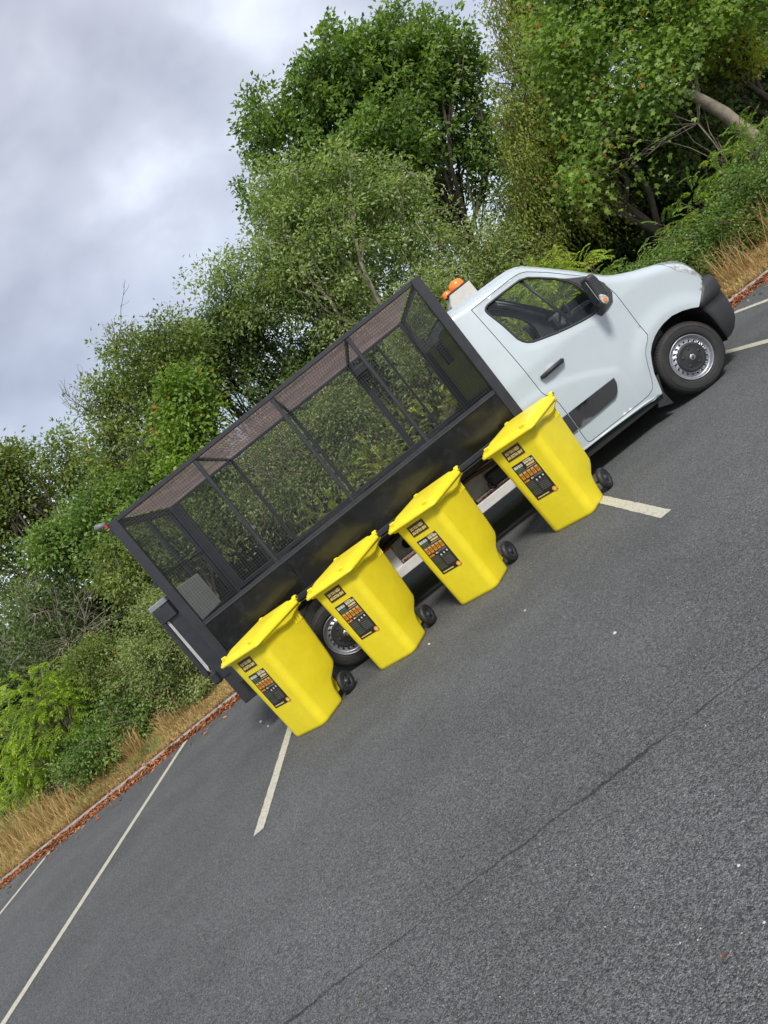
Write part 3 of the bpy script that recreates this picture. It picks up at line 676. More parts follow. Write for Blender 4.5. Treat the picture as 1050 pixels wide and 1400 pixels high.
# ---- cage body
UR, UF = -1.105, 2.70; ZB, ZT = 1.30, 2.615; VN, VF = -0.06, 2.04
def part_box(name, mat, *b, bev=0.005): return MB().bbox(*b, b=bev).build(name, mat, truck)
part_box('bed_floor', M['black_steel'], UR+.02, UF-.03, VN+.01, VF-.01, 0.885, 0.94)
part_box('corner_post', M['black_steel'], UR, UR+.105, VN, VN+.06, 0.62, ZT)
part_box('corner_post', M['black_steel'], UF-.10, UF, VN, VN+.06, 0.93, ZT)
part_box('corner_post', M['black_steel'], UR, UR+.105, VF-.06, VF, 0.62, ZT)
part_box('corner_post', M['black_steel'], UF-.10, UF, VF-.06, VF, 0.93, ZT)
for u in (-0.067, 0.878, 1.80):
    part_box('cage_post', M['black_steel'], u-.019, u+.019, VN+.005, VN+.04, ZB, ZT-.045)
    part_box('roof_bar', M['black_steel'], u-.018, u+.018, VN+.04, VF-.04, ZT-.042, ZT-.008)
for u, hw in ((-0.067, .02), (0.878, .022), (1.82, .042), (2.23, .015)):
    part_box('cage_post', M['black_steel'], u-hw, u+hw, VF-.04, VF-.005, ZB, ZT-.045)
part_box('far_door_frame', M['black_steel'], UR+.105, UR+.20, VF-.05, VF-.02, ZB, ZT-.045)
part_box('winch_box', M['black_steel'], 1.77, 1.97, VF-.24, VF-.06, 2.38, 2.50, bev=0.02)
for (a, b, nm) in ((VN, VN+.045, 'top_rail'), (VF-.045, VF, 'top_rail')):
    part_box(nm, M['black_steel'], UR+.105, UF-.10, a, b, ZT-.045, ZT)
part_box('top_rail', M['black_steel'], UR+.005, UR+.05, VN+.06, VF-.06, ZT-.045, ZT)
part_box('top_rail', M['black_steel'], UF-.05, UF-.005, VN+.06, VF-.06, ZT-.045, ZT)
for v in (VN+.0, VF-.05):
    part_box('side_rail', M['black_steel'], UR+.105, UF-.10, v, v+.05, ZB-.03, ZB+.018)
part_box('rail_highlight', M['lip'], UR+.11, UF-.11, VN-.004, VN-.001, ZB-.018, ZB-.014, bev=0.001)  # thin paler strip put in as the glossy highlight along the side rail
part_box('rail_highlight', M['lip'], UR+.11, UF-.01, VN-.004, VN+.003, 0.868, 0.872, bev=0.001)  # same painted bright line along the lower edge of the boards
# drop side boards in gloss black, slightly dented
def board(u0, u1, va, vb, z0, z1, seed):
    mb = MB(); nu, nz = int((u1-u0)/.05)+1, 9; rr = random.Random(seed); ph = [rr.uniform(0, 6) for _ in range(6)]
    for side in (0, 1):
        for j in range(nz+1):
            for i in range(nu+1):
                u = u0+(u1-u0)*i/nu; z = z0+(z1-z0)*j/nz
                e = min(1, min(j, nz-j)/2)*min(1, min(i, nu-i)/3)
                d = 0.004*e*(math.sin(u*5.1+ph[0])*math.sin(z*9+ph[1])+0.6*math.sin(u*11+ph[2]+z*6))
                mb.v.append((u, (va if side == 0 else vb)+d+0.026*(1-j/nz)*(1 if va < 1 else -1), z))
    n1_ = (nu+1)*(nz+1)
    for side in (0, 1):
        for j in range(nz):
            for i in range(nu):
                a = side*n1_+j*(nu+1)+i; f = (a, a+1, a+nu+2, a+nu+1); mb.f.append(f if side == 0 else f[::-1]); mb.mi.append(0); mb.sm.append(True)
    bnd = [i for i in range(nu+1)]+[j*(nu+1)+nu for j in range(1, nz+1)]+[nz*(nu+1)+i for i in range(nu-1, -1, -1)]+[j*(nu+1) for j in range(nz-1, 0, -1)]
    for a, b in zip(bnd, bnd[1:]+bnd[:1]):
        k = len(mb.v); mb.v += [mb.v[b], mb.v[a], mb.v[a+n1_], mb.v[b+n1_]]; mb.f.append((k, k+1, k+2, k+3)); mb.mi.append(0); mb.sm.append(False)
    return mb.build('side_board', M['sheet_black'], truck, recalc=False)
board(UR+.107, -0.004, VN+.004, VN+.03, 0.875, ZB-.033, 1); board(0.004, UF-.102, VN+.004, VN+.03, 0.875, ZB-.033, 2); board(UR+.107, UF-.102, VF-.03, VF-.004, 0.875, ZB-.033, 3)
# welded wire mesh
def wires(name, fn, a0, a1, b0, b1, sa, sb, r=0.0017, mat=None, n=4, parent=truck):
    """wires over a rectangle (a,b) -> point via fn(a, b, off)"""
    mb = MB(); na = int((a1-a0)/sa); nb = int((b1-b0)/sb)
    for i in range(1, na):
        a = a0+(a1-a0)*i/na; mb.tube([fn(a, b0, 0), fn(a, b1, 0)], r, n, cap=False, smooth=False)
    for j in range(1, nb):
        b = b0+(b1-b0)*j/nb; mb.tube([fn(a0, b, r*1.9), fn(a1, b, r*1.9)], r, n, cap=False, smooth=False)
    o = mb.build(name, mat or M['wire'], parent, recalc=False); o['kind'] = 'stuff'; return o
bays = [UR+.105, -0.067, 0.878, 1.80, UF-.10]
for a, b in zip(bays[:-1], bays[1:]):
    wires('side_mesh', lambda u, z, o: (u, VN+.045+o, z), a, b, ZB+.018, ZT-.045, 0.0275, 0.0275, r=0.0020)
    wires('side_mesh', lambda u, z, o: (u, VF-.048-o, z), a, b, ZB+.018, ZT-.045, 0.0275, 0.0275, r=0.0022)
    wires('roof_mesh', lambda u, v, o: (u, v, ZT-.012-o), a, b, VN+.045, VF-.045, 0.034, 0.034, r=0.0022, mat=M['roof_net'])
wires('rear_mesh', lambda v, z, o: (UR+.06+o, v, z), VN+.06, VF-.06, ZB+.018, ZT-.045, 0.030, 0.030)
wires('front_mesh', lambda v, z, o: (UF-.06-o, v, z), VN+.06, VF-.06, 2.10, ZT-.045, 0.030, 0.0255)
wires('front_window_mesh', lambda v, z, o: (UF-.04-o, v, z), 0.78, 1.32, 1.80, 2.10, 0.030, 0.0255)
# headboard: solid sheet with a window opening
hb = MB()
for (a, b, c, d) in ((VN+.06, VF-.06, 0.94, 1.80), (VN+.06, 0.78, 1.80, 2.10), (1.32, VF-.06, 1.80, 2.10)):
    hb.box(UF-.045, UF-.03, a, b, c, d)
hb.build('headboard', M['sheet_black'], truck)
# rear doors
for (a, b) in ((VN+.065, 0.985), (0.995, VF-.065)):
    fr = MB(); fr.box(UR+.02, UR+.055, a, a+.035, 0.95, ZT-.05); fr.box(UR+.02, UR+.055, b-.035, b, 0.95, ZT-.05)
    fr.box(UR+.021, UR+.054, a+.035, b-.035, ZT-.085, ZT-.051); fr.box(UR+.021, UR+.054, a+.035, b-.035, 1.28, 1.315); fr.box(UR+.021, UR+.054, a+.035, b-.035, 1.90, 1.93)
    fr.box(UR+.03, UR+.045, a+.035, b-.035, 0.95, 1.28); fr.build('rear_door', M['black_steel'], truck)
for z in (2.50, 1.85):
    part_box('door_hinge', M['black_steel'], UR-.035, UR, VN+.01, VN+.05, z, z+.06)
part_box('gate_latch', M['lip'], -0.045, -0.005, VN-.015, VN+.005, 1.70, 1.74)
mk = MB().bbox(UR-.024, UR-.001, VN-.012, VN+.03, 2.575, 2.615, 0.006).build('marker_lamp', M['red'], truck)
MB().tube([(UR-.03,0.02,2.63),(UR-.13,0.02,2.665)], 0.030, 10).build('lamp_tube', M['st_grey'], truck)
part_box('rear_board', M['pale_board'], -1.048, -1.035, 0.055, 1.08, 1.32, 1.735)
# folded tail lift
tl = MB(); tl.bbox(-1.30, -1.275, 0.16, 1.72, 0.86, 1.70, 0.004); tl.build('lift_platform', M['alu'], truck)
tl = MB(); tl.bbox(-1.372, -1.165, 0.05, 0.50, 1.685, 1.745, 0.01); tl.build('lift_cap', pmat('lift_grey', (0.20,0.22,0.23), 0.5, noise=0.1), truck)
tl = MB(); tl.bbox(-1.365, -1.17, 0.055, 0.16, 1.53, 1.68, 0.006); tl.bbox(-1.368, -1.322, 0.055, 0.13, 0.86, 1.53, 0.006); tl.bbox(-1.285, -1.11, 0.09, 0.14, 0.74, 1.53, 0.004)
tl.bbox(-1.345, -1.25, 0.06, 0.20, 0.73, 0.86, 0.02); tl.build('lift_frame', M['black_steel'], truck)
tl = MB(); tl.prism([(-1.318,1.53),(-1.292,1.53),(-1.285,0.93),(-1.30,0.88),(-1.318,0.90)], 0.085, 0.13, bev=0.004); tl.build('lift_edge', M['alu'], truck)
tl = MB(); tl.bbox(-1.29, -1.272, 1.86, 1.93, 0.9, 1.6, 0.004); tl.build('lift_edge', M['alu'], truck)
part_box('mudflap', M['plastic_black'], -1.245, -1.065, 0.10, 0.50, 0.40, 0.86, bev=0.01)
part_box('mudflap', M['plastic_black'], -1.245, -1.065, 1.50, 1.90, 0.40, 0.86, bev=0.01)
part_box('rear_crossmember', M['black_steel'], -1.20, -1.08, 0.15, 1.83, 0.62, 0.87)
# chassis
for v in (0.52, 1.40):
    part_box('chassis_rail', M['cream_paint'], -1.05, 4.2, v, v+.06, 0.50, 0.745, bev=0.01)
part_box('subframe', M['black_steel'], -1.05, 2.70, 0.46, 1.50, 0.75, 0.883)
part_box('side_guard', M['rail_white'], 0.52, 3.0, 0.22, 0.265, 0.388, 0.488, bev=0.006)
part_box('side_guard', M['rail_white'], 0.52, 3.0, 1.72, 1.765, 0.388, 0.488, bev=0.006)
part_box('guard_bracket', M['rail_white'], 0.74, 0.86, 0.24, 0.52, 0.47, 0.70)
part_box('guard_bracket', M['rail_white'], 2.42, 2.52, 0.24, 0.52, 0.47, 0.70)
part_box('battery_box', M['plastic_black'], 2.08, 2.34, 0.36, 0.50, 0.50, 0.66, bev=0.02)
MB().tube([(2.12,0.34,0.60),(2.05,0.33,0.58),(2.04,0.33,0.53),(2.09,0.33,0.50),(2.13,0.34,0.52)], 0.010, 6).build('cable_loop', M['rubber'], truck)
MB().tube([(1.45,0.42,0.72),(1.95,0.42,0.735),(2.30,0.42,0.70),(2.7,0.42,0.70)], 0.020, 6).build('brake_pipe', M['rust'], truck)
MB().tube([(0.55,0.34,0.80),(0.80,0.34,0.725),(1.02,0.36,0.745),(1.10,0.36,0.76)], 0.028, 6).build('hydraulic_hose', M['rubber'], truck)
MB().bbox(0.76, 0.88, 0.30, 0.345, 0.665, 0.715, 0.015).build('side_lamp', M['strap'], truck)
MB().lathe([(0.0,0.50),(0.052,0.50),(0.055,0.51),(0.055,0.53)], 20, (1.02,0,0.60), 'Y').build('rail_hole', M['gap_black'], truck)
ax_ = MB(); ax_.tube([(0,0.2,0.35),(0,1.78,0.35)], 0.05, 10); ax_.build('rear_axle', M['black_steel'], truck)
ax_ = MB(); ax_.tube([(-0.7,0.50,0.42),(-0.2,0.50,0.33),(0.2,0.50,0.33),(0.75,0.50,0.45)], 0.035, 6); ax_.build('leaf_spring', M['black_steel'], truck); ax_ = MB(); ax_.tube([(-0.7,1.45,0.42),(-0.2,1.45,0.33),(0.2,1.45,0.33),(0.75,1.45,0.45)], 0.035, 6); ax_.build('leaf_spring', M['black_steel'], truck)
MB().bbox(2.9, 4.6, 0.45, 1.55, 0.24, 0.50, 0.04).build('engine_tray', M['gap_black'], truck); MB().bbox(1.3, 1.9, 0.8, 1.2, 0.28, 0.48, 0.05).build('silencer', M['gap_black'], truck)
for s0 in (0.03, 1.70):
    mg = MB(); vs = []
    K2 = 16
    for k in range(K2+1):
        t = R(-5)+R(190)*k/K2; vs += [(0.435*math.cos(t), s0, 0.35+0.435*math.sin(t)), (0.435*math.cos(t), s0+.26, 0.35+0.435*math.sin(t)), (0.447*math.cos(t), s0, 0.35+0.447*math.sin(t)), (0.447*math.cos(t), s0+.26, 0.35+0.447*math.sin(t))]
    for i in range(K2): a = i*4; mg.f += [(a,a+1,a+5,a+4),(a+2,a+6,a+7,a+3),(a,a+4,a+6,a+2),(a+1,a+3,a+7,a+5)]; mg.mi += [0]*4; mg.sm += [True]*4
    mg.v = vs; mg.build('rear_mudguard', M['gap_black'], truck)

# ------------------------------------------------------------------ wheelie bins
def rrect(hw, y0, y1, r, z, n=6):
    pts = []
    for (cx_, cy_, a0) in ((hw-r, y0+r, -90), (hw-r, y1-r, 0), (-hw+r, y1-r, 90), (-hw+r, y0+r, 180)):
        for k in range(n+1): t = R(a0+90*k/n); pts.append((cx_+r*math.cos(t), cy_+r*math.sin(t), z))
    return pts
def loft(mb, rings, mi=0, capb=True, capt=True, smooth=True):
    n = len(rings[0]); vs = [p for r_ in rings for p in r_]
    fs = [(i*n+k, i*n+(k+1)%n, (i+1)*n+(k+1)%n, (i+1)*n+k) for i in range(len(rings)-1) for k in range(n)]
    if capb: fs.append(tuple(range(n))[::-1])
    if capt: fs.append(tuple((len(rings)-1)*n+k for k in range(n)))
    mb.add(vs, fs, mi, smooth)
def text_mesh(s, size, font_extr=0.0):
    cu = bpy.data.curves.new('t', 'FONT'); cu.body = s; cu.size = size; cu.align_x = 'LEFT'; cu.resolution_u = 2; cu.offset = size*0.045
    o = bpy.data.objects.new('t', cu); COL.objects.link(o); bpy.context.view_layer.update()
    me = bpy.data.meshes.new_from_object(o.evaluated_get(bpy.context.evaluated_depsgraph_get())); vs = [v.co.copy() for v in me.vertices]; fs = [tuple(p.vertices) for p in me.polygons]
    bpy.data.objects.remove(o); bpy.data.curves.remove(cu); bpy.data.meshes.remove(me)
    return vs, fs
ZL = 0.93
def front_y(z): return -0.298-0.030*z/0.9
PARTS = {}
def bin_meshes():
    b = MB(); rs = []
    # wheel recess at the back foot, waist swelling, and rim
    for (z, hw, yf, yb, r) in ((0.0,0.212,-0.290,0.055,0.070),(0.006,0.224,-0.299,0.068,0.080),(0.03,0.227,-0.300,0.072,0.080),(0.14,0.229,front_y(.14),0.085,0.078),(0.215,0.230,front_y(.215),0.135,0.076),(0.27,0.231,front_y(.27),0.245,0.074),(0.30,0.232,front_y(.3),0.278,0.074),(0.40,0.235,front_y(.4),0.288,0.074),(0.60,0.240,front_y(.6),0.302,0.072),(0.80,0.246,front_y(.8),0.312,0.070),(0.865,0.249,front_y(.865),0.316,0.070),(0.872,0.262,-0.338,0.325,0.072),(0.905,0.264,-0.340,0.328,0.072)):
        rs.append(rrect(hw, yf, yb, r, z))
    loft(b, rs)
    PARTS['bin_body'] = b
    # raised shoulder under the lid on each side, thicker to the back
    for s_ in (1, -1):
        vs = []
        prof = [(-0.30,0.872,0.872),(-0.10,0.868,0.872),(0.02,0.845,0.872),(0.12,0.842,0.872),(0.27,0.882,0.89),(0.33,0.888,0.895)]
        for (y, z0, z1) in prof:
            vs += [(s_*0.245, y, z0-0.005), (s_*0.275, y, z0), (s_*0.284, y, z0+0.016), (s_*0.284, y, 0.900), (s_*0.25, y, 0.902)]
        b.add(vs, [(i*5+k, (i+1)*5+k, (i+1)*5+k+1, i*5+k+1) for i in range(len(prof)-1) for k in range(4)]+[(0,1,2,3,4), tuple(25+k for k in range(5))[::-1]], 0, False)
    # vertical shoulder ribs
    for s_ in (1, -1):
        for y in (0.16, 0.20, 0.24):
            b.bbox(s_*0.245-0.008, s_*0.245+0.010, y, y+0.010, 0.78, 0.865, 0.003)
    # wheel housings: body web coming down to the axle
    b.bbox(-0.17, 0.17, 0.05, 0.165, 0.06, 0.23, 0.012)
    # rear handle posts and grab bar
    for s_ in (1, -1):
        b.bbox(s_*0.235-0.022, s_*0.235+0.022, 0.28, 0.345, 0.90, 0.955, 0.010)
    b.tube([(-0.265,0.345,0.950),(0.265,0.345,0.950)], 0.016, 10)
    # lid
    l = MB(); rs = []
    def lidring(hw, y0, y1, r, z, slope=0.018):
        return [(p[0], p[1], z+(p[1]+0.36)/0.70*slope) for p in rrect(hw, y0, y1, r, 0)]
    for (hw, y0, y1, r, z) in ((0.268,-0.345,0.322,0.05,0.895),(0.291,-0.374,0.322,0.045,0.893),(0.294,-0.378,0.322,0.05,0.900),(0.292,-0.376,0.322,0.05,0.918),(0.283,-0.366,0.319,0.05,0.920),(0.281,-0.364,0.317,0.05,0.932),(0.272,-0.352,0.315,0.05,0.934),(0.268,-0.345,0.312,0.05,0.946),(0.250,-0.30,0.305,0.06,0.950),(0.225,-0.235,0.30,0.06,0.966),(0.19,-0.19,0.27,0.06,0.970),(0.05,-0.05,0.1,0.04,0.972)):
        rs.append(lidring(hw, y0, y1, r, z))
    loft(l, rs)
    # front lugs, side grip dimple and edge beads
    for s_ in (1, -1):
        l.bbox(s_*0.20-0.03, s_*0.20+0.03, -0.352, -0.325, 0.930, 0.972, 0.008)
        l.bbox(s_*0.255-0.012, s_*0.255+0.014, -0.09, 0.02, 0.925, 0.955, 0.008)
        l.bbox(s_*0.262-0.012, s_*0.262+0.014, 0.14, 0.322, 0.925, 0.962, 0.010)
        l.lathe([(0.0,-0.022),(0.020,-0.022),(0.024,-0.016),(0.024,0.016),(0.020,0.022),(0.0,0.022)], 14, (s_*0.262, 0.326, 0.962), 'X')
    l.bbox(-0.16, 0.16, 0.22, 0.312, 0.95, 0.978, 0.010)
    PARTS['lid'] = l
    hp = MB()
    hp.lathe([(0.0,-0.025),(0.010,-0.025),(0.010,0.025),(0.0,0.025)], 10, (0, 0, 0), 'X')
    PARTS['hinge_pin'] = hp
    ax2 = MB(); ax2.tube([(-0.25,0.160,0.10),(0.25,0.160,0.10)], 0.011, 8); PARTS['axle'] = ax2
    return PARTS
bin_meshes()
BM_ = {k: v.mesh(k, {'bin_body': M['bin_yellow'], 'lid': M['bin_yellow'], 'hinge_pin': M['st_black'], 'axle': M['rubber']}[k]) for k, v in PARTS.items()}
bw = MB(); bw.lathe([(0.06,-0.020),(0.062,-0.026),(0.078,-0.027),(0.092,-0.022),(0.100,-0.012),(0.1005,0.0),(0.100,0.012),(0.092,0.022),(0.078,0.027),(0.06,0.02)], 32, (0,0,0), 'X')
WT = bw.mesh('bin_tyre', M['bin_wheel'])
bh = MB(); bh.lathe([(0.0,-0.030),(0.018,-0.030),(0.020,-0.018),(0.034,-0.012),(0.054,-0.012),(0.058,-0.022),(0.064,-0.022),(0.064,0.022),(0.058,0.022),(0.054,0.012),(0.034,0.012),(0.020,0.018),(0.018,0.030),(0.0,0.030)], 24, (0,0,0), 'X')
for k in range(6):
    t = 2*math.pi*k/6
    bh.tube([(0,0.018*math.cos(t),0.018*math.sin(t)),(0,0.058*math.cos(t),0.058*math.sin(t))], 0.017, 4)
WH = bh.mesh('wheel_hub', M['bin_hub'])
# stickers, in a plane whose x runs across the front face and z up it
def sticker_small():
    mb = MB(); W_, H_ = 0.188, 0.106
    mb.box(0, W_, 0, 0.0012, 0, H_, 0)
    for s, zz, sz, xo in (('DO YOU NEED', 0.058, 0.0345, 0.020), ('AN EXTRA BIN?', 0.018, 0.0345, 0.012)):
        vs, fs = text_mesh(s, sz); wd = max(v.x for v in vs)-min(v.x for v in vs); k = (W_-2*xo)/wd; x0 = min(v.x for v in vs)
        mb.add([(xo+(v.x-x0)*k, -0.0008, zz+v.y*1.05) for v in vs], fs, 1)
    return mb.mesh('sticker', [M['st_brown'], M['st_cream']], recalc=False)
def sticker_big():
    mb = MB(); W_, H_ = 0.225, 0.372; rr = random.Random(4)
    def bar(x0, x1, z0, z1, mi, y=-0.0006): mb.add([(x0*W_,y,z0*H_),(x1*W_,y,z0*H_),(x1*W_,y,z1*H_),(x0*W_,y,z1*H_)], [(0,1,2,3)], mi)
    def words(x0, x1, z0, z1, mi, lw=0.04, gap=0.014):
        x = x0
        while x < x1-0.012:
            l = min(rr.uniform(lw*0.35, lw*0.8), x1-x); bar(x, x+l, z0, z1, mi, -0.0012); x += l+gap*rr.choice((0.6, 0.6, 1.4))
    mb.box(0, W_, 0, 0.0012, 0, H_, 0)
    # header: white words left over a green block, cream and orange words right
    bar(0.06, 0.40, 0.835, 0.865, 3); words(0.05, 0.44, 0.885, 0.955, 2, 0.07, 0.02); words(0.07, 0.44, 0.80, 0.82, 5); words(0.06, 0.47, 0.765, 0.785, 5)
    words(0.53, 0.90, 0.955, 0.985, 4); words(0.54, 0.97, 0.895, 0.95, 2, 0.08, 0.02); bar(0.56, 0.93, 0.825, 0.875, 1); words(0.57, 0.94, 0.83, 0.87, 4, 0.08, 0.02); words(0.5, 0.95, 0.785, 0.80, 2)
    # five bin pictograms
    for k in range(5):
        a = 0.05+k*0.185; bar(a+.008, a+0.145, 0.585, 0.745, 1, -0.0009); bar(a+.004, a+0.15, 0.735, 0.75, 4, -0.0015)
        bar(a+0.035, a+0.12, 0.635, 0.70, 0, -0.0018); bar(a+0.05, a+0.105, 0.652, 0.682, 1, -0.0021); words(a+0.03, a+0.13, 0.595, 0.605, 0, 0.05)
    words(0.05, 0.32, 0.505, 0.55, 1, 0.08, 0.02); words(0.38, 0.50, 0.515, 0.55, 2, 0.06); words(0.55, 0.95, 0.525, 0.565, 5, 0.07, 0.015)
    for j in range(3): bar(0.50+0.17*j, 0.56+0.17*j, 0.42+0.015*j, 0.465+0.015*j, 2); words(0.46+0.17*j, 0.60+0.17*j, 0.385, 0.40, 5, 0.04)
    for j in range(9): words(0.06, 0.40, 0.455-j*0.040, 0.470-j*0.040, 3 if j in (4, 5) else 5, 0.07)
    for j in range(5): words(0.48, 0.90, 0.335-j*0.043, 0.352-j*0.043, 5, 0.07)
    words(0.08, 0.62, 0.035, 0.065, 4, 0.07)
    cxx, czz, rr2 = 0.90*W_, 0.055*H_, 0.024; n = 20
    mb.add([(cxx+rr2*math.cos(2*math.pi*k/n), -0.0024, czz+rr2*math.sin(2*math.pi*k/n)) for k in range(n)], [tuple(range(n))], 1)
    mb.add([(cxx+rr2*.5*math.cos(2*math.pi*k/n), -0.0030, czz+rr2*.5*math.sin(2*math.pi*k/n)) for k in range(n)], [tuple(range(n))], 4)
    return mb.mesh('sticker', [M['st_black'], M['st_orange'], M['st_white'], M['st_green'], M['st_cream'], M['st_grey']], recalc=False)
ST1, ST2 = sticker_small(), sticker_big()
def make_bin(x, y, al, label):
    t = empty('wheelie_bin', (x-0.008, y-0.035, 0), -al); t.scale = (1.015, 1.015, 1.015); tag(t, label, 'wheelie bin', 'yellow wheelie bins lined up in front of the truck')
    for k in ('bin_body', 'lid', 'axle'): link(k, BM_[k], t)
    for s_ in (1, -1): link('hinge_pin', BM_['hinge_pin'], t).location = (s_*0.264, 0.326, 0.962)
    for s_ in (1, -1):
        wo = empty('bin_wheel', (s_*0.260, 0.160, 0.100)); wo.parent = t
        link('bin_tyre', WT, wo); link('wheel_hub', WH, wo)
    tilt = math.atan(0.030/0.9)
    o = link('sticker', ST1, t); o.location = (-0.118, front_y(0.755)-0.003, 0.752); o.rotation_euler = (tilt, 0, 0)
    o = link('sticker', ST2, t); o.location = (-0.128, front_y(0.335)-0.0025, 0.335); o.rotation_euler = (tilt, 0, 0)
    return t
make_bin(-1.833, 6.339, 0.570, 'leftmost yellow wheelie bin, beside the truck tail and rear wheel')
make_bin(-0.878, 6.399, 0.486, 'second yellow wheelie bin from the left, just right of the rear wheel')
make_bin(0.066, 6.414, 0.586, 'third yellow wheelie bin from the left, under the middle of the cage')
make_bin(1.133, 6.389, 0.663, 'rightmost yellow wheelie bin, by the cab door on a white line')

# ------------------------------------------------------------------ vegetation
def leaves(P, D, Nn, l, w_, fold=0.18):
    """P base, D direction, Nn normal (unit), l,w arrays -> verts, tris"""
    Sd = np.cross(D, Nn); Sd /= np.linalg.norm(Sd, axis=1, keepdims=True)+1e-9
    n = len(P); V = np.empty((n, 4, 3))
    l = l[:, None]; w_ = w_[:, None]
    V[:, 0] = P; V[:, 2] = P+D*l-Nn*l*0.10
    V[:, 1] = P+D*l*0.42+Sd*w_*0.5+Nn*w_*fold; V[:, 3] = P+D*l*0.42-Sd*w_*0.5+Nn*w_*fold
    b = np.arange(n)[:, None]*4
    F = np.concatenate([b+np.array([[0, 1, 2]]), b+np.array([[0, 2, 3]])], 1).reshape(-1, 3)
    return V.reshape(-1, 3), F
def unit(v): return v/(np.linalg.norm(v, axis=-1, keepdims=True)+1e-9)
def clusters_in(lobes, n, rg, shell=0.45):
    """random points biased to the outside of ellipsoidal lobes (cx,cy,cz,rx,ry,rz)"""
    vol = np.array([a[3]*a[4]*a[5] for a in lobes])**0.8; pick = rg.choice(len(lobes), n, p=vol/vol.sum())
    A = np.array(lobes)[pick]; d = unit(rg.normal(size=(n, 3))); r = rg.random(n)**shell
    r *= 1+0.16*np.sin(d[:, 0]*5+A[:, 0]*3)*np.cos(d[:, 2]*6+A[:, 2])+rg.normal(size=n)*0.05
    return A[:, :3]+d*A[:, 3:6]*r[:, None], d
def foliage(C, out, per, spread, size, asp, rg, droop=0.3, hang=0.0):
    n = len(C)*per; ci = np.repeat(np.arange(len(C)), per)
    off = rg.normal(size=(n, 3))*np.array([spread, spread, spread*0.75])
    if hang > 0: off[:, 2] -= np.abs(rg.normal(size=n))*hang; off[:, :2] *= 0.6
    P = C[ci]+off
    D = unit(unit(off)*0.8+out[ci]*0.5+rg.normal(size=(n, 3))*0.6+np.array([0, 0, -droop]))
    Nn = unit(rg.normal(size=(n, 3))*0.65+out[ci]*0.35+np.array([0, -0.25, 0.85])); Nn = unit(Nn-D*np.sum(Nn*D, 1, keepdims=True))
    l = size*rg.uniform(0.6, 1.25, n); return leaves(P, D, Nn, l, l*asp)
def curve_pts(a, b, n, sag, rg, jit):
    a, b = np.array(a, float), np.array(b, float); pts = []; L_ = np.linalg.norm(b-a); j = rg.normal(size=3)*jit*L_
    for i in range(n+1):
        t = i/n; p = a*(1-t)+b*t; p = p+np.array([0, 0, sag*L_])*math.sin(math.pi*t)+j*math.sin(math.pi*t)+rg.normal(size=3)*jit*0.25*L_*(0 < i < n); pts.append(p)
    return pts
